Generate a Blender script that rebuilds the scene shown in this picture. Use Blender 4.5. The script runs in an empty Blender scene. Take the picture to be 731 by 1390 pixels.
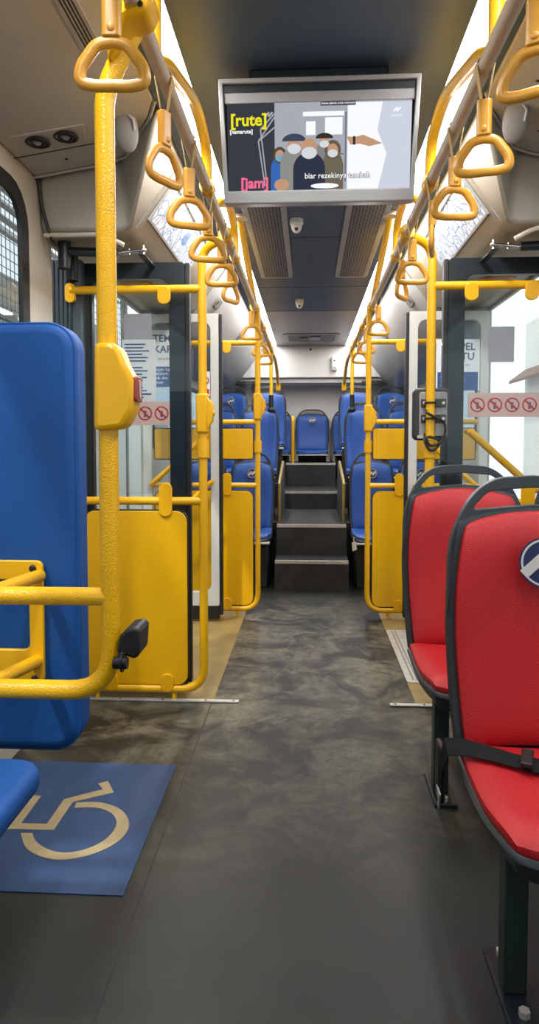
import bpy, bmesh, math, random
from mathutils import Vector, Matrix
random.seed(7)
C = bpy.context.collection
PI = math.pi
def V(*a): return Vector(a)
# ------------------------------------------------------------------ materials
def mat(name, col, rough=.5, metal=0., bump=None, var=None, spec=.5, emit=None, coat=0., sheen=0.):
    m = bpy.data.materials.new(name); m.use_nodes = True
    nt = m.node_tree; b = nt.nodes['Principled BSDF']
    b.inputs['Base Color'].default_value = (*col, 1); b.inputs['Roughness'].default_value = rough
    b.inputs['Metallic'].default_value = metal; b.inputs['Specular IOR Level'].default_value = spec
    if coat: b.inputs['Coat Weight'].default_value = coat; b.inputs['Coat Roughness'].default_value = .15
    if sheen: b.inputs['Sheen Weight'].default_value = sheen
    tc = nt.nodes.new('ShaderNodeTexCoord')
    if var:                                    # (scale, amount)
        n = nt.nodes.new('ShaderNodeTexNoise'); n.inputs['Scale'].default_value = var[0]; n.inputs['Detail'].default_value = 5
        r = nt.nodes.new('ShaderNodeValToRGB')
        r.color_ramp.elements[0].position = .3; r.color_ramp.elements[1].position = .7
        a = var[1]
        r.color_ramp.elements[0].color = (*[max(0, c*(1-a)) for c in col], 1)
        r.color_ramp.elements[1].color = (*[min(1, c*(1+a)) for c in col], 1)
        nt.links.new(tc.outputs['Object'], n.inputs['Vector']); nt.links.new(n.outputs['Fac'], r.inputs['Fac'])
        nt.links.new(r.outputs['Color'], b.inputs['Base Color'])
    if bump:                                   # (kind, scale, strength)
        if bump[0] == 'voronoi':
            n = nt.nodes.new('ShaderNodeTexVoronoi'); out = n.outputs['Distance']
        else:
            n = nt.nodes.new('ShaderNodeTexNoise'); out = n.outputs['Fac']
        n.inputs['Scale'].default_value = bump[1]
        bp = nt.nodes.new('ShaderNodeBump'); bp.inputs['Strength'].default_value = bump[2]; bp.inputs['Distance'].default_value = .004
        nt.links.new(tc.outputs['Object'], n.inputs['Vector']); nt.links.new(out, bp.inputs['Height'])
        nt.links.new(bp.outputs['Normal'], b.inputs['Normal'])
    if emit:
        b.inputs['Emission Color'].default_value = (*emit[0], 1); b.inputs['Emission Strength'].default_value = emit[1]
    return m
def srgb(r, g, b):
    f = lambda c: (c/255/12.92) if c/255 <= .04045 else ((c/255+.055)/1.055)**2.4
    return (f(r), f(g), f(b))
def glass_mat(name, tint=(.93, .95, .95), refl=1.0):
    m = bpy.data.materials.new(name); m.use_nodes = True
    nt = m.node_tree; nt.nodes.clear()
    o = nt.nodes.new('ShaderNodeOutputMaterial'); mx = nt.nodes.new('ShaderNodeMixShader')
    t = nt.nodes.new('ShaderNodeBsdfTransparent'); g = nt.nodes.new('ShaderNodeBsdfGlossy'); f = nt.nodes.new('ShaderNodeFresnel')
    t.inputs['Color'].default_value = (*tint, 1); g.inputs['Roughness'].default_value = .01
    f.inputs['IOR'].default_value = 1.5
    mm = nt.nodes.new('ShaderNodeMath'); mm.operation = 'MULTIPLY'; mm.inputs[1].default_value = refl
    ge = nt.nodes.new('ShaderNodeNewGeometry'); m2 = nt.nodes.new('ShaderNodeMath'); m2.operation = 'SUBTRACT'; m2.inputs[0].default_value = 1
    nt.links.new(ge.outputs['Backfacing'], m2.inputs[1]); nt.links.new(m2.outputs[0], mm.inputs[1])   # only the entering face reflects
    nt.links.new(f.outputs[0], mm.inputs[0]); nt.links.new(mm.outputs[0], mx.inputs[0])
    nt.links.new(t.outputs[0], mx.inputs[1]); nt.links.new(g.outputs[0], mx.inputs[2]); nt.links.new(mx.outputs[0], o.inputs[0])
    return m
def emis(name, col, s):
    m = bpy.data.materials.new(name); m.use_nodes = True
    nt = m.node_tree; nt.nodes.clear()
    o = nt.nodes.new('ShaderNodeOutputMaterial'); e = nt.nodes.new('ShaderNodeEmission')
    e.inputs[0].default_value = (*col, 1); e.inputs[1].default_value = s
    nt.links.new(e.outputs[0], o.inputs[0]); return m

M = {}
M['yellow'] = mat('yellow_vinyl', (.86, .45, .004), .3, bump=('voronoi', 240, .22), var=(6, .06))
M['yellow_panel'] = mat('yellow_painted_panel', (.86, .455, .003), .32, var=(3, .05))
M['yellow_plastic'] = mat('yellow_plastic', (.86, .44, .005), .28, var=(8, .04))
M['strap'] = mat('amber_plastic', (.64, .30, .03), .32, var=(20, .05))
M['belt'] = mat('tan_webbing', (.62, .40, .14), .6, bump=('noise', 400, .2))
M['rail'] = mat('cream_rail_vinyl', (.62, .50, .37), .35, bump=('voronoi', 240, .2))
M['blue_pad'] = mat('blue_pad_fabric', (.007, .070, .270), .6, bump=('noise', 500, .25), var=(5, .12), spec=.3)
M['blue'] = mat('blue_seat_vinyl', (.018, .085, .36), .42, bump=('voronoi', 260, .25), var=(6, .08))
M['red'] = mat('red_seat_vinyl', (.53, .012, .016), .38, bump=('voronoi', 420, .4), var=(5, .08))
M['shell'] = mat('charcoal_seat_plastic', (.030, .036, .042), .42, bump=('noise', 300, .1), var=(6, .1))
M['black'] = mat('black_rubber', (.008, .008, .009), .5, var=(10, .2))
M['darkmetal'] = mat('dark_door_profile', (.012, .02, .026), .3, var=(6, .15))
M['bluegrey'] = mat('blue_grey_profile', (.045, .07, .085), .4, var=(6, .1))
M['teal_leg'] = mat('dark_teal_steel', (.03, .055, .05), .4, .3, var=(8, .15))
M['steel'] = mat('brushed_steel', (.70, .68, .64), .4, .55, var=(30, .12))
M['chrome'] = mat('chrome', (.7, .7, .7), .15, 1., var=(10, .05))
M['white_frame'] = mat('white_door_profile', (.62, .61, .57), .35, var=(5, .04))
M['beige'] = mat('beige_wall_plastic', (.50, .455, .37), .45, bump=('noise', 60, .05), var=(3, .05))
M['cover'] = mat('cream_cover_plastic', (.38, .35, .295), .5, bump=('noise', 60, .05), var=(3, .05))
M['cove'] = mat('warm_grey_cove_plastic', (.44, .42, .39), .5, bump=('noise', 200, .06), var=(3, .05))
M['cove_rear'] = mat('grey_cove_plastic', (.22, .215, .215), .45, var=(3, .06))
M['rearwall'] = mat('pale_rear_wall', (.60, .575, .56), .5, var=(3, .04))
M['recess'] = mat('brightened_recess_panel', (.80, .77, .75), .5, var=(3, .04))  # rear wall colour lightened to replace light the ledge blocks
M['ceil'] = mat('dark_ceiling_laminate', (.060, .098, .165), .5, var=(1.2, .1))
M['ceil_rear'] = mat('grey_ceiling_laminate', (.17, .17, .19), .38, var=(1.5, .08))
M['greyplastic'] = mat('grey_plastic', (.30, .29, .28), .4, var=(10, .05))
M['ventframe'] = mat('vent_frame_plastic', (.29, .31, .34), .4, var=(10, .05))
M['capgrey'] = mat('cap_grey', (.20, .195, .19), .5, var=(10, .05))
M['tvframe'] = mat('silver_grey_plastic', (.36, .36, .36), .35, var=(8, .04))
M['white'] = mat('white_plastic', (.75, .74, .72), .4, var=(10, .03))
M['paper'] = mat('white_paper', (.78, .79, .80), .7, var=(15, .03))
M['greypaper'] = mat('grey_paper', (.40, .38, .42), .7, var=(10, .04))
M['ink'] = mat('blue_grey_ink', (.10, .12, .20), .7, var=(20, .1))
M['inkblue'] = mat('blue_print', (.035, .09, .26), .7, var=(12, .08))
M['redprint'] = mat('red_print', (.55, .03, .03), .6, var=(12, .08))
M['pinkreflect'] = mat('pink_reflection', (.75, .50, .46), .7, var=(12, .04))
M['navy'] = mat('navy_emblem', (.006, .012, .07), .4, var=(20, .1))
M['silver'] = mat('silver_emblem', (.52, .50, .48), .5, var=(40, .05))
M['matblue'] = mat('blue_floor_vinyl', (.022, .060, .155), .55, bump=('noise', 250, .15), var=(14, .12))
M['matsign'] = mat('cream_floor_vinyl', (.40, .31, .17), .55, bump=('noise', 250, .1), var=(20, .08))
M['tan'] = mat('yellow_floor_vinyl', (.31, .215, .075), .5, bump=('noise', 200, .15), var=(7, .2))
M['step'] = mat('dark_step_vinyl', (.035, .037, .038), .55, bump=('noise', 300, .2), var=(9, .3))
M['platform'] = mat('dark_grey_vinyl', (.016, .017, .018), .6, var=(9, .3))
M['sidepanel'] = mat('grey_side_panel', (.09, .09, .09), .5, var=(6, .1))
M['goldtrim'] = mat('yellow_edge_trim', (.42, .30, .09), .35, .3, var=(10, .1))
M['concrete'] = mat('pale_render', (.72, .70, .66), .8, bump=('noise', 30, .1), var=(1.2, .08))
M['stationwall'] = mat('pale_station_panel', (.72, .72, .64), .6, var=(2, .06))
M['backwall'] = mat('grey_beige_wall', (.34, .33, .30), .8, var=(.8, .2))
M['pave'] = mat('grey_paving', (.25, .25, .24), .8, var=(2, .15))
M['mesh'] = mat('galvanised_wire', (.22, .21, .19), .5, .4, var=(9, .1))
M['slat'] = mat('grey_roof_slat', (.55, .55, .53), .6, var=(3, .06))
M['roof'] = mat('brown_roof', (.20, .11, .075), .7, var=(3, .15))
M['darkglass'] = mat('dark_window', (.03, .04, .05), .1, var=(3, .1))
M['glass'] = glass_mat('clear_glass')
M['glass_tint'] = glass_mat('tinted_door_glass', (.80, .84, .84))
M['led'] = emis('led_diffuser', (1., .985, .975), 9.)
M['screw'] = mat('dark_screw', (.02, .02, .02), .4, .5, var=(30, .1))
M['belt_black'] = mat('black_webbing', (.006, .007, .008), .75, bump=('noise', 600, .2), var=(40, .2), spec=.25)
M['greybox'] = mat('dark_grey_device', (.035, .032, .030), .4, var=(12, .15))
M['redbtn'] = mat('red_button', (.35, .05, .03), .35, var=(15, .1))

def floor_mat():
    m = bpy.data.materials.new('speckled_grey_floor'); m.use_nodes = True
    nt = m.node_tree; N = nt.nodes; L = nt.links; b = N['Principled BSDF']
    tc = N.new('ShaderNodeTexCoord')
    def noise(sc, det=6, rough=.6, dist=0.):
        n = N.new('ShaderNodeTexNoise'); n.inputs['Scale'].default_value = sc; n.inputs['Detail'].default_value = det
        n.inputs['Roughness'].default_value = rough; n.inputs['Distortion'].default_value = dist
        L.new(tc.outputs['Object'], n.inputs['Vector']); return n.outputs['Fac']
    def ramp(src, p0, p1, c0=(0, 0, 0), c1=(1, 1, 1)):
        r = N.new('ShaderNodeValToRGB'); e = r.color_ramp.elements
        e[0].position = p0; e[1].position = p1; e[0].color = (*c0, 1); e[1].color = (*c1, 1)
        L.new(src, r.inputs['Fac']); return r.outputs['Color']
    def mix(f, a, c, mode='MIX'):
        x = N.new('ShaderNodeMix'); x.data_type = 'RGBA'; x.blend_type = mode
        if isinstance(f, float): x.inputs['Factor'].default_value = f
        else: L.new(f, x.inputs['Factor'])
        for i, s in ((6, a), (7, c)):
            if isinstance(s, tuple): x.inputs[i].default_value = (*s, 1)
            else: L.new(s, x.inputs[i])
        return x.outputs[2]
    base = ramp(noise(3., 4), .35, .65, (.0095, .0105, .0098), (.017, .018, .0165))
    vor = N.new('ShaderNodeTexVoronoi'); vor.inputs['Scale'].default_value = 260; L.new(tc.outputs['Object'], vor.inputs['Vector'])
    speck = ramp(vor.outputs['Distance'], .03, .14, (1, 1, 1), (0, 0, 0))
    sel = ramp(noise(180., 2), .58, .66)
    sp = mix(speck, (0., 0., 0.), sel)
    col = mix(sp, base, (.10, .10, .09))
    # dusty shoe scuffs where people step in by the doors
    sep = N.new('ShaderNodeSeparateXYZ'); L.new(tc.outputs['Object'], sep.inputs[0])
    near = N.new('ShaderNodeMapRange'); near.inputs[1].default_value = 1.7; near.inputs[2].default_value = 3.2; L.new(sep.outputs['Y'], near.inputs[0])
    far = N.new('ShaderNodeMapRange'); far.inputs[1].default_value = 5.45; far.inputs[2].default_value = 4.6; L.new(sep.outputs['Y'], far.inputs[0])
    zz = N.new('ShaderNodeMath'); zz.operation = 'MULTIPLY'; L.new(near.outputs[0], zz.inputs[0]); L.new(far.outputs[0], zz.inputs[1])
    s1a = ramp(noise(3.2, 10, .68, .8), .42, .58)
    s1b = ramp(noise(14., 14, .82, .3), .38, .56)
    s1 = mix(.75, s1a, s1b, 'MULTIPLY')
    scuff = N.new('ShaderNodeMath'); scuff.operation = 'MULTIPLY'; L.new(s1, scuff.inputs[0]); L.new(zz.outputs[0], scuff.inputs[1])
    col = mix(scuff.outputs[0], col, (.20, .178, .125))
    # fine tread prints
    wv = N.new('ShaderNodeTexWave'); wv.inputs['Scale'].default_value = 26; wv.inputs['Distortion'].default_value = 5; wv.inputs['Detail'].default_value = 3
    L.new(tc.outputs['Object'], wv.inputs['Vector'])
    wr = ramp(wv.outputs['Fac'], .55, .8)
    w2 = ramp(noise(2.6, 3, .5, .8), .56, .64)
    t = N.new('ShaderNodeMath'); t.operation = 'MULTIPLY'; L.new(wr, t.inputs[0]); L.new(w2, t.inputs[1])
    t2 = N.new('ShaderNodeMath'); t2.operation = 'MULTIPLY'; L.new(t.outputs[0], t2.inputs[0]); L.new(zz.outputs[0], t2.inputs[1])
    t3 = N.new('ShaderNodeMath'); t3.operation = 'MULTIPLY'; L.new(t2.outputs[0], t3.inputs[0]); t3.inputs[1].default_value = .45
    col = mix(t3.outputs[0], col, (.06, .055, .045))
    d1 = ramp(noise(1.7, 5, .6, .4), .52, .72)
    d2 = N.new('ShaderNodeMath'); d2.operation = 'MULTIPLY'; L.new(d1, d2.inputs[0]); d2.inputs[1].default_value = .35
    col = mix(d2.outputs[0], col, (.016, .016, .015))
    L.new(col, b.inputs['Base Color']); b.inputs['Roughness'].default_value = .5
    bp = N.new('ShaderNodeBump'); bp.inputs['Strength'].default_value = .2; bp.inputs['Distance'].default_value = .003
    L.new(noise(220., 2), bp.inputs['Height']); L.new(bp.outputs[0], b.inputs['Normal'])
    return m
M['floor'] = floor_mat()
def brick_mat(name, slot, bar, w, h, mortar, rough=.45):
    m = bpy.data.materials.new(name); m.use_nodes = True
    nt = m.node_tree; b = nt.nodes['Principled BSDF']
    tc = nt.nodes.new('ShaderNodeTexCoord'); mp = nt.nodes.new('ShaderNodeMapping'); br = nt.nodes.new('ShaderNodeTexBrick')
    mp.inputs['Rotation'].default_value = (0, 0, PI/2)
    br.inputs['Color1'].default_value = (*slot, 1); br.inputs['Color2'].default_value = (*slot, 1); br.inputs['Mortar'].default_value = (*bar, 1)
    br.inputs['Scale'].default_value = 1; br.inputs['Mortar Size'].default_value = mortar
    br.inputs['Brick Width'].default_value = w; br.inputs['Row Height'].default_value = h
    nt.links.new(tc.outputs['Object'], mp.inputs[0]); nt.links.new(mp.outputs[0], br.inputs['Vector'])
    nt.links.new(br.outputs['Color'], b.inputs['Base Color']); b.inputs['Roughness'].default_value = rough
    return m
M['grille'] = brick_mat('slotted_grille', (.010, .012, .015), (.18, .21, .26), .062, .0172, .0021)
def routemap_mat():
    m = bpy.data.materials.new('glowing_route_map'); m.use_nodes = True
    nt = m.node_tree; b = nt.nodes['Principled BSDF']; N = nt.nodes; L = nt.links
    tc = N.new('ShaderNodeTexCoord')
    n = N.new('ShaderNodeTexVoronoi'); n.feature = 'DISTANCE_TO_EDGE'; n.inputs['Scale'].default_value = 14; L.new(tc.outputs['Object'], n.inputs['Vector'])
    r = N.new('ShaderNodeValToRGB'); e = r.color_ramp.elements
    e[0].position = .02; e[1].position = .06; e[0].color = (.18, .30, .55, 1); e[1].color = (.62, .67, .74, 1)
    L.new(n.outputs['Distance'], r.inputs['Fac'])
    n2 = N.new('ShaderNodeTexNoise'); n2.inputs['Scale'].default_value = 60; L.new(tc.outputs['Object'], n2.inputs['Vector'])
    r2 = N.new('ShaderNodeValToRGB'); e = r2.color_ramp.elements
    e[0].position = .36; e[1].position = .46; e[0].color = (.35, .45, .6, 1); e[1].color = (1, 1, 1, 1)
    L.new(n2.outputs['Fac'], r2.inputs['Fac'])
    x = N.new('ShaderNodeMix'); x.data_type = 'RGBA'; x.blend_type = 'MULTIPLY'; x.inputs['Factor'].default_value = .8
    L.new(r.outputs[0], x.inputs[6]); L.new(r2.outputs[0], x.inputs[7])
    L.new(x.outputs[2], b.inputs['Base Color']); b.inputs['Roughness'].default_value = .5
    L.new(x.outputs[2], b.inputs['Emission Color']); b.inputs['Emission Strength'].default_value = .25  # added glow brightens the print; the sheet is no lamp
    return m
M['routemap'] = routemap_mat()

# ------------------------------------------------------------------ mesh helpers
class MB:
    def __init__(s): s.bm = bmesh.new()
    def box(s, x0, x1, y0, y1, z0, z1):
        vs = [s.bm.verts.new(p) for p in ((x0,y0,z0),(x1,y0,z0),(x1,y1,z0),(x0,y1,z0),(x0,y0,z1),(x1,y0,z1),(x1,y1,z1),(x0,y1,z1))]
        for f in ((3,2,1,0),(4,5,6,7),(0,1,5,4),(1,2,6,5),(2,3,7,6),(3,0,4,7)): s.bm.faces.new([vs[i] for i in f])
        return s
    def prism(s, pts, d):                     # planar polygon (3-D points) extruded by vector d
        a = [s.bm.verts.new(p) for p in pts]; b = [s.bm.verts.new(Vector(p)+Vector(d)) for p in pts]
        n = len(a)
        s.bm.faces.new(a); s.bm.faces.new(b[::-1])
        for i in range(n): s.bm.faces.new((a[i], b[i], b[(i+1)%n], a[(i+1)%n]))
        return s
    def ring(s, outer, inner, d):             # frame: outer and inner loops of equal count
        d = Vector(d); n = len(outer)
        A = [s.bm.verts.new(p) for p in outer]; B = [s.bm.verts.new(p) for p in inner]
        A2 = [s.bm.verts.new(Vector(p)+d) for p in outer]; B2 = [s.bm.verts.new(Vector(p)+d) for p in inner]
        for i in range(n):
            j = (i+1) % n
            for q in ((A[i],A[j],B[j],B[i]), (A2[j],A2[i],B2[i],B2[j]), (A[j],A[i],A2[i],A2[j]), (B[i],B[j],B2[j],B2[i])): s.bm.faces.new(q)
        return s
    def tube(s, path, r, n=14, closed=False, ry=None, up=None):
        P = [Vector(p) for p in path]; m = len(P)
        T = []
        for i in range(m):
            a = P[(i-1) % m] if (closed or i > 0) else P[0]; b = P[(i+1) % m] if (closed or i < m-1) else P[-1]
            T.append((b-a).normalized())
        u = Vector(up) if up else (Vector((0,0,1)) if abs(T[0].z) < .9 else Vector((0,1,0)))
        nrm = (u - T[0]*u.dot(T[0])).normalized()
        rings = []
        for i in range(m):
            nrm = (nrm - T[i]*nrm.dot(T[i])).normalized()
            if up:
                w = Vector(up) - T[i]*Vector(up).dot(T[i])
                if w.length > .05: nrm = w.normalized()
            bi = T[i].cross(nrm)
            rr = r[i] if isinstance(r, (list, tuple)) else r
            r2 = rr*(ry/r if (ry and not isinstance(r, (list, tuple))) else 1)
            rings.append([s.bm.verts.new(P[i] + nrm*(rr*math.cos(2*PI*k/n)) + bi*(r2*math.sin(2*PI*k/n))) for k in range(n)])
        rng = range(m) if closed else range(m-1)
        for i in rng:
            a, b = rings[i], rings[(i+1) % m]
            for k in range(n): s.bm.faces.new((a[k], a[(k+1)%n], b[(k+1)%n], b[k]))
        if not closed:
            s.bm.faces.new(rings[0][::-1]); s.bm.faces.new(rings[-1])
        return s
    def cyl(s, a, b, r, n=16): return s.tube([a, b], r, n)
    def ellipsoid(s, c, rx, ry, rz, n=16):
        g = bmesh.ops.create_uvsphere(s.bm, u_segments=n, v_segments=n//2, radius=1)
        bmesh.ops.scale(s.bm, vec=(rx, ry, rz), verts=g['verts']); bmesh.ops.translate(s.bm, vec=c, verts=g['verts'])
        return s
    def sheet(s, front, back, nu=12, nv=12):  # closed pad between two surfaces f(s,t)
        F = [[s.bm.verts.new(front(-1+2*i/nu, -1+2*j/nv)) for j in range(nv+1)] for i in range(nu+1)]
        B = [[s.bm.verts.new(back(-1+2*i/nu, -1+2*j/nv)) for j in range(nv+1)] for i in range(nu+1)]
        for i in range(nu):
            for j in range(nv):
                s.bm.faces.new((F[i][j], F[i+1][j], F[i+1][j+1], F[i][j+1])); s.bm.faces.new((B[i][j+1], B[i+1][j+1], B[i+1][j], B[i][j]))
        for i in range(nu):
            s.bm.faces.new((F[i+1][0], F[i][0], B[i][0], B[i+1][0])); s.bm.faces.new((F[i][nv], F[i+1][nv], B[i+1][nv], B[i][nv]))
        for j in range(nv):
            s.bm.faces.new((F[0][j], F[0][j+1], B[0][j+1], B[0][j])); s.bm.faces.new((F[nu][j+1], F[nu][j], B[nu][j], B[nu][j+1]))
        return s
    def xform(s, m): bmesh.ops.transform(s.bm, matrix=m, verts=s.bm.verts); return s
    def build(s, name, m, parent=None, bevel=0., sub=0, smooth=True, seg=2):
        me = bpy.data.meshes.new(name)
        bmesh.ops.recalc_face_normals(s.bm, faces=s.bm.faces)
        o = bpy.data.objects.new(name, me); C.objects.link(o)
        if parent is not None:
            o.parent = parent
            w = Vector(parent.get('_w', (0, 0, 0)))
            bmesh.ops.translate(s.bm, vec=-w, verts=s.bm.verts)
            o['_w'] = tuple(w)
        else: o['_w'] = (0., 0., 0.)
        if smooth:
            for f in s.bm.faces: f.smooth = True
            for e in s.bm.edges:
                if len(e.link_faces) == 2 and e.calc_face_angle(0) > math.radians(38): e.smooth = False
        s.bm.to_mesh(me); s.bm.free()
        me.materials.append(M[m] if isinstance(m, str) else m)
        if bevel:
            b = o.modifiers.new('Bevel', 'BEVEL'); b.width = bevel; b.segments = seg; b.limit_method = 'ANGLE'; b.angle_limit = math.radians(40)
        if sub:
            q = o.modifiers.new('Subsurf', 'SUBSURF'); q.levels = sub; q.render_levels = sub
        return o
def fillet(pts, r, n=6):
    P = [Vector(p) for p in pts]; out = [P[0]]
    for i in range(1, len(P)-1):
        a, b, c = P[i-1], P[i], P[i+1]
        rr = r[i-1] if isinstance(r, (list, tuple)) else r
        d1, d2 = (a-b), (c-b); rr = min(rr, d1.length*.49, d2.length*.49)
        p0, p2 = b + d1.normalized()*rr, b + d2.normalized()*rr
        for k in range(n+1):
            t = k/n; out.append(p0*(1-t)**2 + b*2*t*(1-t) + p2*t*t)
    out.append(P[-1]); return out
def rrect(w, h, r, n=5):                      # centred rounded rectangle, list of 2-D points
    pts = []
    for cx, cy, a0 in ((w/2-r, h/2-r, 0), (-w/2+r, h/2-r, PI/2), (-w/2+r, -h/2+r, PI), (w/2-r, -h/2+r, 1.5*PI)):
        for k in range(n+1):
            a = a0 + k/n*PI/2; pts.append((cx + r*math.cos(a), cy + r*math.sin(a)))
    return pts
def rxz(cx, cz, w, h, r, y, n=5): return [(cx+a, y, cz+b) for a, b in rrect(w, h, r, n)]
def ryz(cy, cz, w, h, r, x, n=5): return [(x, cy+a, cz+b) for a, b in rrect(w, h, r, n)]
def rxy(cx, cy, w, h, r, z, n=5): return [(cx+a, cy+b, z) for a, b in rrect(w, h, r, n)]
def circ(c, r, axis, n=24):
    out = []
    for k in range(n):
        a, b = r*math.cos(2*PI*k/n), r*math.sin(2*PI*k/n)
        out.append({'x': (c[0], c[1]+a, c[2]+b), 'y': (c[0]+a, c[1], c[2]+b), 'z': (c[0]+a, c[1]+b, c[2])}[axis])
    return out
def tag(o, label, cat, group=None, kind=None):
    o['label'] = label; o['category'] = cat
    if group: o['group'] = group
    if kind: o['kind'] = kind
    return o
def thing(name, label, cat, loc=(0, 0, 0), group=None, kind=None, rot=None):
    o = bpy.data.objects.new(name, None); C.objects.link(o); o.location = loc; o.empty_display_size = .05
    o['_w'] = tuple(map(float, loc))
    if rot: o.rotation_euler = rot
    return tag(o, label, cat, group, kind)
def struct(o, label=None, cat=None):
    o['kind'] = 'structure'
    if label: o['label'] = label
    if cat: o['category'] = cat
    return o
def plabel(o, s): o['label'] = s; return o
def copy_tree(o, parent=None):
    c = o.copy(); C.objects.link(c)
    if parent: c.parent = parent
    for ch in list(o.children): copy_tree(ch, c)
    return c
def text(body, size, mtx, m, parent, name='lettering', bold=0., ext=.0006, align='CENTER', sx=1.):
    cu = bpy.data.curves.new('tmp_text', 'FONT'); cu.body = body; cu.size = size; cu.align_x = align; cu.align_y = 'CENTER'
    cu.extrude = ext; cu.offset = bold; cu.resolution_u = 3
    t = bpy.data.objects.new('tmp_text', cu); C.objects.link(t)
    bpy.context.view_layer.update()
    me = bpy.data.meshes.new_from_object(t.evaluated_get(bpy.context.evaluated_depsgraph_get()))
    bpy.data.objects.remove(t); bpy.data.curves.remove(cu)
    me.transform(Matrix.Diagonal((sx, 1, 1, 1))); me.transform(mtx)
    if parent is not None and '_w' in parent: me.transform(Matrix.Translation(-Vector(parent['_w'])))
    me.name = name; me.materials.clear(); me.materials.append(M[m] if isinstance(m, str) else m)
    o = bpy.data.objects.new(name, me); C.objects.link(o); o.parent = parent
    if parent is not None: o['_w'] = tuple(parent['_w'])
    return o
FRONT = lambda x, y, z: Matrix.Translation((x, y, z)) @ Matrix.Rotation(PI/2, 4, 'X')   # text facing the camera (-Y)

# ================================================================== SHELL OF THE BUS
HW = 1.15
struct(MB().box(-HW-.05, HW+.05, -1.6, 9.2, -.08, 0).build('floor', 'floor', smooth=False), 'speckled grey bus floor with dusty shoe scuffs')
for sgn, nm in ((-1, 'left'), (1, 'right')):
    m = MB()
    def wb(y0, y1, z0, z1): m.box(min(sgn*HW, sgn*(HW+.018)), max(sgn*HW, sgn*(HW+.018)), y0, y1, z0, z1)
    wb(-1.6, 2.68, 0, .85); wb(-1.6, 2.68, 2.17, 2.45); wb(-1.6, -.5, .85, 2.17); wb(2.68, 2.98, 0, 2.45)
    wb(2.98, 4.62, 2.06, 2.45); wb(4.62, 9.2, 0, 1.15); wb(4.62, 9.2, 1.72, 2.45); wb(4.62, 4.9, 1.15, 1.72); wb(8.8, 9.2, 1.15, 1.72)
    struct(m.build('wall_'+nm, 'beige', smooth=False), 'cream plastic side wall of the bus with window and door openings')
    w = MB().ring(ryz(1.09, 1.51, 3.22, 1.36, .16, sgn*1.135), ryz(1.09, 1.51, 3.12, 1.26, .12, sgn*1.142), (sgn*.018, 0, 0)).build('window_1' if sgn < 0 else 'window_2', 'black')
    struct(w, 'side window with rounded black rubber frame')
    MB().box(min(sgn*1.152, sgn*1.155), max(sgn*1.152, sgn*1.155), -.5, 2.66, .86, 2.16).build('window_pane', 'glass_tint', w, smooth=False)
    w = MB().ring(ryz(6.85, 1.435, 3.9, .57, .06, sgn*1.14), ryz(6.85, 1.435, 3.84, .51, .05, sgn*1.14), (sgn*.03, 0, 0)).build('window_3' if sgn < 0 else 'window_4', 'black')  # opening out of view, added to let light into the rear
    struct(w, 'unseen rear side window added to let light in beside the blue seats')
    MB().box(min(sgn*1.16, sgn*1.166), max(sgn*1.16, sgn*1.166), 4.9, 8.8, 1.15, 1.72).build('window_pane', 'glass_tint', w, smooth=False)
struct(MB().box(-HW, HW, 9.15, 9.25, 0, 2.45).build('wall_rear', 'rearwall', smooth=False), 'pale grey rear wall of the bus')
m = MB().box(-HW, HW, -1.66, -1.6, 0, 1.15).box(-HW, HW, -1.66, -1.6, 2.2, 2.45).box(-HW, -HW+.12, -1.66, -1.6, 1.15, 2.2).box(HW-.12, HW, -1.66, -1.6, 1.15, 2.2)
struct(m.build('wall_front', 'darkmetal', smooth=False), 'dark front end of the bus under the windscreen')
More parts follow.
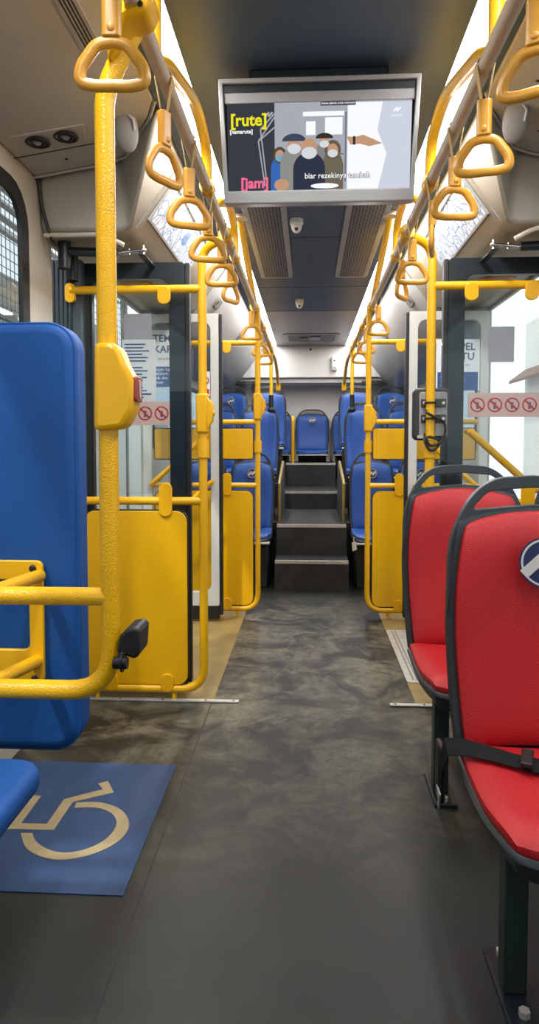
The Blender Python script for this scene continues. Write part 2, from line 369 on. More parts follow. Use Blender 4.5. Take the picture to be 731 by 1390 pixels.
# ceiling: roof slab, dark centre panel, grey rear panel, joints
cl = struct(MB().box(-HW-.06, HW+.06, -1.66, 9.25, 2.42, 2.5).box(-.42, .42, -1.6, 6.25, 2.38, 2.43).build('ceiling', 'ceil', smooth=False), 'dark blue grey ceiling panel between the light strips')
MB().box(-.42, .42, 6.255, 8.5, 2.38, 2.43).build('rear_ceiling_panel', 'ceil_rear', cl, smooth=False)
MB().box(-.42, .42, 4.03, 4.034, 2.3785, 2.381).box(-.42, .42, 6.248, 6.258, 2.3785, 2.381).box(-.42, .42, 5.3, 5.304, 2.3785, 2.381).build('panel_joint', 'black', cl, smooth=False)
for sgn, nm in ((-1, 'left'), (1, 'right')):
    s = sgn
    b = lambda x0, x1, y0, y1, z0, z1: MB().box(min(s*x0, s*x1), max(s*x0, s*x1), y0, y1, z0, z1)
    struct(b(.425, .515, .2, 8.48, 2.386, 2.395).build('trim_1' if s < 0 else 'trim_2', 'led', smooth=False), 'glowing white light strip along the %s of the ceiling' % ('wheelchair bay side' if s < 0 else 'red seat side'))
    struct(b(.518, .56, -1.6, 8.5, 2.372, 2.42).build('trim_3' if s < 0 else 'trim_4', 'bluegrey', smooth=False), 'dark groove trim beside the ceiling light strip')
    # front cove panel with a shaped rear edge
    pts = [(.56, -1.6), (.56, 2.40), (.60, 2.50), (.66, 2.60), (.71, 2.70), (.76, 2.77), (.84, 2.80), (1.15, 2.80), (1.15, -1.6)]
    zz = lambda x: 2.375 - (x-.56)/.59*.095
    bm = MB()
    n = len(pts)
    lo = [bm.bm.verts.new((s*x, y, zz(x))) for x, y in pts]; hi = [bm.bm.verts.new((s*x, y, zz(x)+.045)) for x, y in pts]
    bm.bm.faces.new(lo); bm.bm.faces.new(hi[::-1])
    for i in range(n): bm.bm.faces.new((lo[i], hi[i], hi[(i+1)%n], lo[(i+1)%n]))
    cv = struct(bm.build('trim_5' if s < 0 else 'trim_6', 'cove', bevel=.012), 'warm grey cove panel above the %s' % ('wheelchair bay' if s < 0 else 'red seats'))
    rim = MB().tube([(s*x, y, zz(x)-.002) for x, y in pts[1:8]], .006, 8).build('edge_bead', 'cove', cv)
    q = lambda x, y, dz=0: (s*x, y, zz(x)-dz)
    MB().prism([q(.80, 2.62, .002), q(1.15, 2.615, .002), q(1.15, 2.611, .002), q(.80, 2.616, .002)], (0, 0, .004)).build('panel_joint', 'black', cv, smooth=False)
    for x, y in ((1.06, 2.56), (.98, 2.70), (.66, 1.78), (.70, 2.3)): MB().ellipsoid(q(x, y, .0), .008, .008, .003, 10).build('screw', 'screw', cv)
    # door mechanism cover: slanted box over the doorway
    prof = [(.56, 2.40, 2.44), (.566, 2.365, 2.46), (.765, 2.09, 2.84), (.80, 2.075, 2.86), (1.15, 2.075, 2.86), (1.15, 2.40, 2.83), (.80, 2.40, 2.82)]
    cb = MB(); fa = [cb.bm.verts.new((s*x, y, z)) for x, z, y in prof]; fb = [cb.bm.verts.new((s*x, 4.58, z)) for x, z, y in prof]; n = len(prof)
    cb.bm.faces.new((fa[0], fa[1], fa[2], fa[6])); cb.bm.faces.new((fa[2], fa[3], fa[4], fa[5], fa[6])); cb.bm.faces.new(fb[::-1])
    for i in range(n): cb.bm.faces.new((fa[i], fb[i], fb[(i+1)%n], fa[(i+1)%n]))
    dc = cb.build('trim_7' if s < 0 else 'trim_8', 'cover', bevel=.04, seg=4)
    struct(dc, 'cream sloping cover over the door on the %s' % ('wheelchair bay side' if s < 0 else 'red seat side'))
    MB().tube(fillet([(s*1.13, 2.85, 2.06), (s*.88, 2.85, 2.06), (s*.80, 2.87, 2.02)], .05), .010, 8).build('cover_lip', 'beige', dc)
    MB().tube(fillet([(s*1.14, 2.82, 2.29), (s*1.135, 2.84, 2.16), (s*1.10, 2.85, 2.05)], .1), .007, 8).build('rubber_seal', 'black', dc)
    MB().prism([(s*.575, 2.90, 2.353), (s*.575, 2.904, 2.353), (s*.755, 2.904, 2.104), (s*.755, 2.90, 2.104)], (s*-.003, 0, -.002)).build('cover_joint', 'greyplastic', dc, smooth=False)
    # rear cove
    prof = [(.56, 2.40), (.56, 2.374), (.90, 1.93), (.96, 1.86), (1.15, 1.80), (1.15, 2.40)]
    rc = MB().prism([(s*x, 4.60, z) for x, z in prof], (0, 4.55, 0)).build('trim_9' if s < 0 else 'trim_10', 'cove_rear', bevel=.03, seg=3)
    struct(rc, 'grey sloping cove above the blue seats on the %s' % ('wheelchair bay side' if s < 0 else 'red seat side'))
rp = struct(MB().box(-1.1, 1.1, 8.5, 9.15, 1.99, 2.40).build('trim_11', 'rearwall', bevel=.01), 'pale upper panel above the back row')
MB().box(-1.1, 1.1, 8.56, 9.15, 1.93, 1.99).build('ledge', 'rearwall', rp, bevel=.01)
MB().box(-1.12, 1.12, 9.04, 9.15, .9, 1.95).build('recess_panel', 'recess', rp, smooth=False)
for q_ in (-1, 1): MB().box(min(q_*.62, q_*1.12), max(q_*.62, q_*1.12), 8.40, 8.5, 1.90, 1.945).build('dark_rail', 'black', rp, bevel=.006)
MB().ellipsoid((-.005, 8.5, 2.335), .014, .004, .014, 12).build('screw', 'screw', rp)
# yellow entrance floor
for s in (-1, 1):
    x0, x1 = sorted((s*.465, s*1.15))
    struct(MB().box(x0, x1, 3.10, 4.80, 0, .003).build('trim_12' if s < 0 else 'trim_13', 'tan', smooth=False), 'yellow vinyl floor at the %s door' % ('wheelchair bay side' if s < 0 else 'red seat side'))
struct(MB().box(-.472, -.468, -1.2, 3.1, 0, .0012).build('trim_14', 'black', smooth=False), 'dark seam in the grey floor vinyl')
# rear platforms and steps
for s in (-1, 1):
    x0, x1 = sorted((s*.30, s*1.15))
    struct(MB().box(x0, x1, 6.06, 7.45, 0, .487).box(x0, x1, 7.45, 9.15, 0, .75).build('trim_15' if s < 0 else 'trim_16', 'platform', bevel=.006), 'dark raised platform under the blue seats')
for (y0, y1, z, k, w) in ((5.52, 5.85, .232, 'lowest step up to the raised rear', .30), (5.85, 7.3, .487, 'second step up to the raised rear', .298), (7.3, 8.2, .668, 'third step up to the raised rear', .298), (8.2, 9.15, .945, 'top step in front of the back row', .298)):
    st = MB().box(-w, w, y0, y1, 0, z).build('stair_step', 'step', smooth=False)
    tag(st, 'dark vinyl stair with pale metal nosing, ' + k, 'step', 'rear steps', 'structure')
    MB().box(-w+.003, w-.003, y0-.006, y0+.03, z, z+.006).box(-w+.003, w-.003, y0-.008, y0-.002, z-.018, z+.004).build('nosing', 'steel', st, smooth=False)
for s in (-1, 1):
    e = thing('side_panel', 'grey panel with yellow edge beside the steps on the %s' % ('wheelchair bay side' if s < 0 else 'red seat side'), 'panel', (s*.275, 6.1, .487), 'panels beside the rear steps')
    MB().prism([(s*.27, 6.1, .40), (s*.27, 6.1, .84), (s*.27, 6.95, 1.0), (s*.27, 7.1, .95), (s*.27, 7.1, .49), (s*.27, 6.25, .40)], (s*.03, 0, 0)).build('board', 'sidepanel', e, bevel=.004)
    MB().tube([(s*.285, 6.26, .395), (s*.285, 6.1, .40), (s*.285, 6.085, .44), (s*.285, 6.09, .83), (s*.285, 6.14, .855), (s*.285, 6.9, 1.0)], .013, 8).build('edge_trim', 'goldtrim', e)

# ================================================================== DOORS
def door_leaf(y, frame, fr, nm, xi, label, handle):
    s = -1 if xi < 0 else 1
    xo = s*1.12
    x0, x1 = sorted((xi, xo)); cx, w = (x0+x1)/2, (x1-x0)
    z0, z1 = .11, 2.035
    ir = [(x, y-.02, z) for x, z in [(cx+a, (z0+z1)/2+b) for a, b in rrect(w, z1-z0, .015)]]
    t = fr
    inn = [(x, y-.02, z) for x, z in [(cx+a, (z0+z1)/2+b+.02) for a, b in rrect(w-2*t, z1-z0-2*t-.04, .05)]]
    d = MB().ring(ir, inn, (0, .04, 0)).build(nm, frame, bevel=.003)
    struct(d, label)
    MB().box(x0+t*.6, x1-t*.6, y-.003, y+.003, z0+t*.6, z1-t*.6).build('glass', 'glass', d, smooth=False)
    e0, e1 = sorted((xi, xi - s*.022))
    MB().box(e0, e1, y-.022, y+.022, .05, 2.03).build('rubber_edge', 'black', d, bevel=.004)
    MB().box(x0, x1, y-.018, y+.018, .02, .11).build('bottom_seal', 'black', d, bevel=.004)
    h = MB()
    for (a, za, b, zb, yy) in handle:
        h = MB().cyl((a, y-.055, za), (b, y-.055, zb), .017).cyl((a, y-.06, za), (a, y, za), .012).cyl((b, y-.06, zb), (b, y, zb), .012)
        plabel(h.build('handrail', 'yellow_plastic', d), 'slanting yellow handrail')
    return d
L = 'swung-in glass door leaf with a %s frame on the %s'
door_leaf(3.22, 'darkmetal', .075, 'door_1', -.605, L % ('black', 'wheelchair bay side'), [])
door_leaf(3.22, 'darkmetal', .075, 'door_2', .605, L % ('black', 'red seat side'), [(1.0, .98, .70, 1.25, 0)])
door_leaf(4.5, 'white_frame', .055, 'door_3', -.615, L % ('white', 'wheelchair bay side'), [(-1.06, .92, -.70, 1.24, 0), (-1.0, .62, -.66, .94, 0)])
door_leaf(4.5, 'white_frame', .055, 'door_4', .615, L % ('white', 'red seat side'), [(1.06, .90, .72, 1.22, 0), (1.0, .60, .66, .92, 0)])
for s in (-1, 1):
    side = 'wheelchair bay side' if s < 0 else 'red seat side'
    # upright hinge column and swing arm
    e = thing('door_hinge_column', 'dark ribbed upright column hinging the door on the ' + side, 'door column', (s*1.1, 3.15, 0), 'door hinge columns')
    MB().prism([(s*1.225, 3.13, .02), (s*1.10, 3.13, .02), (s*1.075, 3.15, .02), (s*1.075, 3.20, .02), (s*1.225, 3.20, .02)], (0, 0, 2.02)).build('column', 'bluegrey', e, bevel=.006)
    rb = MB()
    for k in range(5): rb.box(min(s*(1.115+.02*k), s*(1.122+.02*k)), max(s*(1.115+.02*k), s*(1.122+.02*k)), 3.122, 3.13, .05, 2.03)
    rb.build('rib', 'darkmetal', e, smooth=False)
    MB().cyl((s*1.10, 3.10, 1.93), (s*1.10, 3.10, 2.07), .026).build('pivot', 'black', e)
    e = thing('door_swing_arm', 'dark tubular swing arm with chrome joint above the door on the ' + side, 'door arm', (s*1.09, 3.02, 2.06), 'door swing arms')
    MB().tube([(s*1.10, 3.0, 2.035), (s*.86, 3.0, 2.025)], .020).cyl((s*1.10, 3.0, 1.96), (s*1.10, 3.0, 2.075), .028).build('arm_tube', 'darkmetal', e)
    MB().tube([(s*.86, 3.0, 2.025), (s*.755, 3.0, 2.035)], .008).cyl((s*.84, 3.0, 2.027), (s*.81, 3.0, 2.029), .012).ellipsoid((s*.75, 3.0, 2.035), .013, .013, .011).cyl((s*.75, 3.0, 2.01), (s*.75, 3.0, 2.055), .006).build('ball_joint', 'chrome', e)
    MB().box(min(s*.74, s*.77), max(s*.74, s*.77), 2.99, 3.24, 2.010, 2.016).build('arm_bracket', 'darkmetal', e, bevel=.004)
    e = thing('ceiling_spotlight', 'round amber rimmed spotlight under the door cover on the ' + side, 'light', (s*.98, 3.78, 2.06), 'spotlights over the doors')
    MB().tube(circ((s*.98, 3.78, 2.066), .075, 'z', 28), .014, 10, closed=True).build('rim', 'strap', e)
    MB().cyl((s*.98, 3.78, 2.078), (s*.98, 3.78, 2.062), .066, 24).build('lens', 'greyplastic', e)
    # aluminium threshold strip on the floor
    x0, x1 = sorted((s*.345, s*1.1))
    t = MB().prism([(x, yy, 0.003) for x, yy in [((x0+x1)/2+a, 3.088+b) for a, b in rrect(x1-x0, .028, .008)]], (0, 0, .005)).build('threshold_strip', 'steel')
    tag(t, 'thin screwed down metal floor strip at the edge of the door area, ' + side, 'floor strip', 'floor strips by the doors')
    for xx in (.37, .5, .7, .9): MB().ellipsoid((s*xx, 3.088, .0085), .006, .006, .002, 8).build('screw', 'screw', t)
gp = thing('floor_hatch', 'pale ribbed metal plate let into the yellow floor beside the red seats', 'floor plate', (.66, 3.87, .003))
MB().prism(rxy(.665, 3.86, .40, .96, .03, .003), (0, 0, .004)).build('plate', 'steel', gp)
for xx in (.50, .52, .81, .83):
    MB().box(xx-.004, xx+.004, 3.42, 4.30, .007, .010).build('rib', 'greyplastic', gp, smooth=False)
gr = MB()
for k in range(22): gr.box(.545, .79, 3.43+k*.04, 3.442+k*.04, .007, .009)
gr.build('tread', 'steel', gp, smooth=False)

# ================================================================== PARTITIONS
def partition(y, s, xi, xo, ztop, zmid, r, label, shape):
    """yellow tube frame with glass above and a painted board below; s = side"""
    ins = shape.get('inset', .125)
    e = thing('door_partition', label, 'partition', (s*(abs(xi)+abs(xo))/2, y, 0), 'yellow door partitions')
    X = lambda a: s*a
    zb = .055
    rad = .11
    post_top = shape['post_top']
    path = [(X(xo), y, zmid+.02), (X(xo), y, zb), (X(xi), y, zb), (X(xi), y, post_top[0][2])] if shape['full'] else [(X(xo), y, zb), (X(xi), y, zb), (X(xi), y, post_top[0][2])]
    radii = [rad, rad, .01] if shape['full'] else [rad, .01]
    path = path + [(X(a), yy, z) for a, yy, z in post_top[1:]]
    rr = radii[:len(path)-2] + [.07]*(len(path)-2-len(radii[:len(path)-2]))
    if len(post_top) > 1: rr[len(path)-3 if len(post_top) == 2 else -2] = .07
    MB().tube(fillet(path, rr, 8), r).build('frame_post', 'yellow', e)
    for z in shape['bars']:
        MB().cyl((X(xi), y, z), (X(xo), y, z), r*.95).build('crossbar', 'yellow', e)
    fl = MB().prism(rxz(X(xo), ztop-.012, .045, .085, .02, y-.012), (0, .02, 0))
    fl.build('end_bracket', 'yellow_plastic', e)
    def tab(x, z0, z1, yy=y-.022):
        return MB().prism(rxz(x, (z0+z1)/2, .06, abs(z1-z0), .028, yy), (0, .012, 0))
    xm, w = (xi+xo)/2, xo-xi
    for x in (xi+.17*w/.6, xo-.17*w/.6):
        for z in shape['tabs']:
            plabel(tab(X(x), z-.07, z+.01).build('clip', 'yellow_plastic', e, bevel=.003), 'rounded clip holding the glass')
        tab(X(x), zmid-.07, zmid+.085).build('clip', 'yellow_plastic', e, bevel=.003)
        tab(X(x), zb-.01, zb+.075).build('clip', 'yellow_plastic', e, bevel=.003)
    g0, g1 = sorted((X(xi+.045), X(xo-.02)))
    for z0, z1 in shape['glass']:
        MB().prism(rxz((g0+g1)/2, (z0+z1)/2, g1-g0, z1-z0, .03, y-.004), (0, .008, 0)).build('glass_panel', 'glass', e, smooth=False)
    for z0, z1 in shape['boards']:
        bx = X(xm+.012) if ins > .1 else X(xm-.0)
        br_ = .05 if z1-z0 > .3 else .014
        b = MB().prism(rxz(bx, (z0+z1)/2, w-ins, z1-z0, br_, y-.010), (0, .018, 0)).build('board', 'yellow_panel', e, bevel=.003)
        MB().ring(rxz(bx, (z0+z1)/2, w-ins+.012, z1-z0+.012, br_+.005, y-.007), rxz(bx, (z0+z1)/2, w-ins, z1-z0, br_, y-.007), (0, .014, 0)).build('edging', 'black', b)
    MB().cyl((X(xi+.14), y, 0), (X(xi+.14), y, zb), .011).cyl((X(xo-.1), y, 0), (X(xo-.1), y, zb), .011).build('foot', 'yellow_plastic', e)
    # collar and stop box on the post
    MB().cyl((X(xi), y, 1.13), (X(xi), y, 1.21), r*1.45).build('collar', 'yellow_plastic', e)
    if shape['low_sleeve']:
        MB().cyl((X(xi), y, .70), (X(xi), y, 1.13), r*1.12).build('sleeve', 'yellow', e)
    if shape.get('box'):
        zc = shape['box']
        bxm = MB().prism([(X(xi)+dx, y-.03+dy, zc+dz) for dx, dy, dz in ((-.028, 0, -.09), (.028, 0, -.09), (.028, 0, .09), (-.028, 0, .09))], (0, .055, 0))
        sb = bxm.build('stop_button_box', 'yellow_plastic', e, bevel=.01)
        MB().prism([(X(xi)+.02*1, y-.032, zc-.085), (X(xi)+.05, y-.032, zc-.03), (X(xi)+.05, y-.032, zc+.04), (X(xi)+.02, y-.032, zc+.08)], (0, .045, 0)).build('cover', 'yellow_plastic', sb, bevel=.008)
        MB().ellipsoid((X(xi)+.052, y-.012, zc+.0), .006, .014, .014).build('button', 'redbtn' if shape.get('red') else 'yellow_plastic', sb)
    # clamp onto the ceiling rail
    cp = shape['clamp']
    MB().cyl((X(cp[0]), cp[1]-.045, cp[2]), (X(cp[0]), cp[1]+.045, cp[2]), .032).build('rail_clamp', 'yellow_plastic', e)
    return e
near = dict(full=True, bars=[1.888, .93], tabs=[1.888], glass=[(.96, 1.86)], boards=[(.075, .885)], low_sleeve=False, box=1.34)
nl = dict(near); nl['post_top'] = [(.508, 3.1, 2.06), (.40, 3.06, 2.10)]; nl['clamp'] = (.39, 3.05, 2.10); nl['box'] = 1.33
nr = dict(near); nr['post_top'] = [(.512, 3.1, 2.06), (.40, 3.06, 2.10)]; nr['clamp'] = (.39, 3.05, 2.10); nr['low_sleeve'] = True; nr['box'] = None
partition(3.1, -1, .508, 1.11, 1.888, .93, .0195, 'yellow tube partition with glass and yellow board, beside the blue backrest pad', nl)
partition(3.1, 1, .512, 1.11, 1.888, .93, .0195, 'yellow tube partition with glass, behind the two red seats, card reader on its post', nr)
far = dict(full=True, bars=[1.868, 1.335, .905], tabs=[1.868], glass=[(1.36, 1.84), (.93, 1.32)], boards=[(.08, .868), (1.085, 1.29)], low_sleeve=False, inset=.065)
for s, k in ((-1, 'wheelchair bay side'), (1, 'red seat side')):
    f = dict(far); f['post_top'] = [(.372, 4.65, 2.10)]; f['clamp'] = (.39, 4.65, 2.10); f['box'] = 1.44 if s < 0 else 1.36
    partition(4.65, s, .372, 1.11, 1.868, .905, .0185, 'yellow tube partition with two yellow boards by the rear steps, ' + k, f)

# ================================================================== CEILING HANDRAILS
for s in (-1, 1):
    k = 'wheelchair bay side' if s < 0 else 'red seat side'
    e = thing('ceiling_handrail', 'long cream and yellow overhead handrail on the ' + k, 'handrail', (s*.39, 3., 2.10), 'overhead handrails')
    X = s*.39; Z = 2.10
    plabel(MB().cyl((X, -1.4, Z), (X, 4.62, Z), .0185).build('rail', 'rail', e), 'cream vinyl covered rail')
    plabel(MB().tube(fillet([(X, 4.62, Z), (X, 6.1, Z), (s*.38, 7.5, 2.06), (s*.375, 7.9, 1.85)], .5, 8), .0175).build('rear_rail', 'yellow', e), 'yellow rear length bending down at its end')
    MB().cyl((s*.375, 7.9, 1.79), (s*.375, 7.9, 1.87), .026).build('end_cap', 'yellow_plastic', e)
    # hoops above the rail
    for (ya, yb) in ((2.47, 1.66), (3.40, 2.66)):
        p = fillet([(X, ya, Z), (X, ya-.02, 2.235), (X, ya-.25, 2.275), (X, yb+.1, 2.15), (X, yb, Z)], [.10, .12, .2], 7)
        MB().tube(p, .0185).build('hoop', 'yellow', e)
        MB().cyl((X, ya-.03, Z), (X, ya+.03, Z), .026).build('hoop_clamp', 'yellow_plastic', e)
    MB().cyl((X, 1.62, Z), (X, 1.62, 2.40), .0185).build('hanger', 'yellow', e)
    MB().cyl((X, 1.62, 2.345), (X, 1.62, 2.40), .028).build('hanger_flange', 'white', e)
    MB().tube([(X, 3.63, 2.385), (X, 3.70, 2.35), (X, 4.62, 2.115)], .0185).build('strut', 'yellow', e)
    MB().cyl((X, 3.63, 2.36), (X, 3.63, 2.385), .04).build('strut_flange', 'rail', e)
    for yy in (5.45, 6.3): MB().cyl((X, yy-.03, Z), (X, yy+.03, Z), .028).build('joint', 'yellow_plastic', e)
    # rear upright pole down to the seat grip
    q = thing('rear_pole', 'yellow upright pole with a black foot on a blue seat back, ' + k, 'pole', (s*.41, 6.75, 1.5), 'rear upright poles')
    MB().cyl((s*.395, 6.75, 1.56), (s*.395, 6.75, 2.09), .0175).build('pole', 'yellow', q)
    MB().cyl((s*.395, 6.75, 1.50), (s*.395, 6.75, 1.66), .023).ellipsoid((s*.395, 6.745, 1.515), .036, .03, .03).build('foot_socket', 'black', q)
    MB().cyl((s*.395, 6.75, 2.05), (s*.395, 6.75, 2.13), .025).build('clamp', 'yellow_plastic', q)
e = MB().tube(fillet([(-.215, 8.24, .945), (-.215, 8.24, 1.49), (-.215, 8.42, 1.50)], .05), .019).build('grab_bar', 'yellow_plastic')
tag(e, 'short upright yellow grab bar next to the middle back row seat', 'grab bar')

# ================================================================== HAND STRAPS
def make_strap(label):
    """origin on the rail axis; ring hangs in local XZ"""
    e = thing('hand_strap', label, 'hand strap', (0, 0, 0), 'yellow hand straps on the rails')
    b = MB()
    arc = [(0, .0205*math.cos(a), .0205*math.sin(a)) for a in [PI*k/10 for k in range(-1, 12)]]
    loop = [(0, .006, -.085)] + arc + [(0, -.006, -.085)]
    # flat webbing loop over the rail (rail runs along Y so the loop lies in XZ)
    loop = [(p[1], 0, p[2]) for p in loop]
    w = .011
    vs = [[b.bm.verts.new((p[0], dy, p[2])) for dy in (-w, w)] for p in loop]
    vs2 = [[b.bm.verts.new((p[0]*1.08, dy, p[2]*1.02+.0)) for dy in (-w, w)] for p in loop]
    for i in range(len(loop)-1):
        b.bm.faces.new((vs[i][0], vs[i][1], vs[i+1][1], vs[i+1][0])); b.bm.faces.new((vs2[i][0], vs2[i+1][0], vs2[i+1][1], vs2[i][1]))
        for k in (0, 1): b.bm.faces.new((vs[i][k], vs[i+1][k], vs2[i+1][k], vs2[i][k]))
    b.build('webbing', 'belt', e)
    sl = MB().prism(rxy(0, 0, .036, .024, .009, -.165), (0, 0, .085)).build('sleeve', 'strap', e, bevel=.003)
    MB().ellipsoid((0, -.012, -.150), .008, .003, .008, 10).build('rivet', 'strap', sl)
    # D ring: arched top, flat lower grip with finger bumps
    pts = []
    pts += fillet([(0, 0, -.170), (-.028, 0, -.174), (-.058, 0, -.216), (-.060, 0, -.244), (-.03, 0, -.249), (0, 0, -.248)], [.02, .04, .024, .01], 6)
    half = pts
    full = half + [Vector((-p.x, 0, p.z)) for p in reversed(half)][1:-1]
    full = [Vector((p[0], 0, p[2])) for p in full]
    MB().tube(full, .0088, 12, closed=True, ry=.0115, up=(0, 1, 0)).build('ring_handle', 'strap', e)
    return e
strapL = [(1.275, 5, 'nearest, hanging before the near yellow pole'), (1.734, 62, 'turned edge on, second along from the near pole'), (2.09, 22, 'third along, in front of the route map'),
          (2.476, 18, 'fourth along, at the route map corner'), (2.865, 10, 'fifth along, just before the partition clamp'), (3.2, 62, 'turned edge on behind the partition clamp'),
          (4.36, 8, 'in front of the far partition post'), (5.2, 20, 'above the low blue seats'), (5.75, -10, 'farthest along, by the rear pole')]
strapR = [(1.343, -28, 'nearest, at the top photo edge'), (1.72, -14, 'second along, over the round wall cap'), (2.05, 6, 'third along, in front of the route map'),
          (2.42, 78, 'turned edge on before the card reader post'), (2.865, 4, 'fifth along, beside the card reader post'), (3.17, 60, 'turned edge on below the rail clamp'),
          (4.22, 6, 'in front of the far partition post'), (5.1, -18, 'above the low blue seats'), (5.7, 12, 'farthest along, by the rear pole')]
first = None
for s, lst in ((-1, strapL), (1, strapR)):
    for y, ang, d in lst:
        lb = 'yellow hand strap, %s rail, %s' % ('wheelchair side' if s < 0 else 'red seat side', d)
        if first is None: o = first = make_strap(lb)
        else: o = copy_tree(first)
        o['label'] = lb; o.location = (s*.39, y, 2.10)
        for ch in o.children:
            if ch.name.startswith(('ring_handle', 'sleeve')): ch.rotation_euler = (0, 0, math.radians(ang))

# ================================================================== WHEELCHAIR BAY
e = thing('bay_grab_rail', 'near yellow grab pole bending into two armrest bars beside the wheelchair bay', 'grab rail', (-.47, 1.5, .65))
R = .0215
px, py = -.472, 1.5
MB().tube(fillet([(-1.15, py, .638), (px, py, .638), (px, py, 1.95), (-.44, py, 2.02), (-.40, py, 2.09)], [.10, .10, .08], 9), R, 18).build('pole', 'yellow', e)
MB().cyl((-1.15, py, .853), (px, py, .853), R*.95, 18).build('armrest_bar', 'yellow', e)
MB().prism([(-.455, 1.46, 2.00), (-.40, 1.42, 2.06), (-.36, 1.42, 2.075), (-.345, 1.42, 2.11), (-.365, 1.42, 2.135), (-.41, 1.44, 2.135), (-.46, 1.47, 2.07)], (0, .085, 0)).build('rail_clamp', 'yellow_plastic', e, bevel=.012, seg=3)
for x, z in ((-.40, 2.075), (-.372, 2.085), (-.385, 2.12)): MB().ellipsoid((x, 1.418, z), .006, .003, .006, 10).build('bolt', 'screw', e)
sb = MB().prism([(-.468, 1.463, 1.225), (-.43, 1.463, 1.23), (-.407, 1.463, 1.27), (-.405, 1.463, 1.335), (-.425, 1.463, 1.37), (-.437, 1.463, 1.405), (-.455, 1.463, 1.415), (-.492, 1.463, 1.415), (-.496, 1.463, 1.225)], (0, .07, 0)).build('stop_button_box', 'yellow_plastic', e, bevel=.012, seg=3)
MB().prism(ryz(1.495, 1.315, .05, .055, .008, -.408), (.008, 0, 0)).build('red_button', 'redbtn', sb, bevel=.002)
MB().prism(ryz(1.495, 1.315, .012, .04, .003, -.3995), (.002, 0, 0)).build('symbol', 'silver', sb)
bp = MB().prism([(-.452, 1.47, .735), (-.412, 1.47, .72), (-.402, 1.47, .728), (-.398, 1.47, .78), (-.406, 1.47, .792), (-.43, 1.47, .787), (-.445, 1.47, .772)], (0, .09, 0)).build('rubber_bumper', 'black', e, bevel=.008, seg=3)
MB().cyl((-.455, 1.462, .715), (-.425, 1.462, .715), .014, 10).cyl((-.438, 1.462, .715), (-.434, 1.462, .715), .02, 18).cyl((-.44, 1.462, .71), (-.44, 1.50, .76), .01, 8).build('bolt', 'screw', bp)
for x, z in ((-.765, .853), (-.775, .638)):
    MB().cyl((x, py, z), (x+.015, 1.79, z+(-.012 if z > .7 else -.03)), R*.8).build('stay', 'yellow', e)
MB().cyl((-1.125, py, .60), (-1.125, py, .92), R).build('wall_post', 'yellow', e)
# backrest pad
e = thing('wheelchair_bay_pad', 'tall upright blue padded backrest of the wheelchair bay', 'backrest', (-.88, 1.86, .35))
m = MB().prism(rxz(-.88, .935, .46, 1.17, .075, 1.80, 8), (0, .11, 0))
pad = m.build('pad', 'blue_pad', e, bevel=.028, seg=4)
MB().tube([Vector(p) for p in rxz(-.88, .935, .452, 1.162, .072, 1.815, 8)], .0045, 8, closed=True).build('piping', 'blue_pad', pad)
MB().box(-1.10, -.66, 1.798, 1.80, .516, .521).build('seam', 'black', pad, smooth=False)
for z in (.6, 1.3): MB().box(-1.165, -.78, 1.905, 1.94, z, z+.05).build('wall_bracket', 'bluegrey', e, bevel=.006)
pl = MB().ring(rxz(-.885, .715, .29, .335, .018, 1.782), rxz(-.895, .735, .235, .19, .018, 1.782), (0, .014, 0)).build('bracket_plate', 'yellow_panel', e, bevel=.003)
for z in (.862, .562):
    MB().ellipsoid((-.765, 1.779, z), .010, .005, .010, 12).build('bolt', 'screw', pl)
# fold-down seat edge at the lower left
e = thing('folding_seat', 'near corner of a blue folding seat cushion, cut by the lower photo edge', 'seat', (-.88, 1.3, .45))
m = MB().prism(rxy(-.885, 1.305, .52, .42, .07, .415, 8), (0, 0, .06))
m.build('cushion', 'blue_pad', e, bevel=.024, seg=4)
MB().box(-1.15, -.9, 1.15, 1.45, .385, .415).box(-1.15, -1.10, 1.15, 1.45, 0, .415).build('wall_bracket', 'bluegrey', e, bevel=.005)
# floor mat with wheelchair symbol
mt = tag(MB().box(-1.14, -.515, 1.725, 2.46, 0, .003).build('wheelchair_mat', 'matblue', smooth=False), 'blue rectangle on the grey floor with a cream wheelchair symbol', 'floor marking')
FR = [(-0.956, 2.212), (-0.928, 2.211), (-0.926, 2.044), (-0.844, 2.045), (-0.843, 2.194), (-0.733, 2.266), (-0.762, 2.304), (-0.732, 2.323), (-0.689, 2.247), (-0.808, 2.178), (-0.81, 2.013), (-0.955, 2.01)]
AO = [(-0.795, 2.175), (-0.719, 2.181), (-0.646, 2.149), (-0.599, 2.09), (-0.582, 2.024), (-0.598, 1.96), (-0.636, 1.911), (-0.686, 1.879), (-0.741, 1.866), (-0.802, 1.88), (-0.859, 1.919), (-0.905, 1.991)]
AI = [(-0.869, 1.993), (-0.841, 1.951), (-0.79, 1.914), (-0.739, 1.9), (-0.688, 1.915), (-0.648, 1.952), (-0.627, 2.003), (-0.627, 2.059), (-0.651, 2.107), (-0.695, 2.14), (-0.743, 2.148), (-0.79, 2.141)]
def smooth2(p, k=4):
    out = []
    for i in range(len(p)-1):
        p0, p1, p2, p3 = p[max(i-1, 0)], p[i], p[i+1], p[min(i+2, len(p)-1)]
        for j in range(k):
            t = j/k
            out.append(tuple(.5*((2*b)+(c-a)*t+(2*a-5*b+4*c-d)*t*t+(-a+3*b-3*c+d)*t**3) for a, b, c, d in zip(p0, p1, p2, p3)))
    return out+[p[-1]]
sy = MB().prism([(x, y, .003) for x, y in FR], (0, 0, .0015)).prism([(x, y, .003) for x, y in smooth2(AO)+smooth2(AI)], (0, 0, .0015))
plabel(sy.build('wheelchair_symbol', 'matsign', mt, smooth=False), 'cream wheelchair symbol')

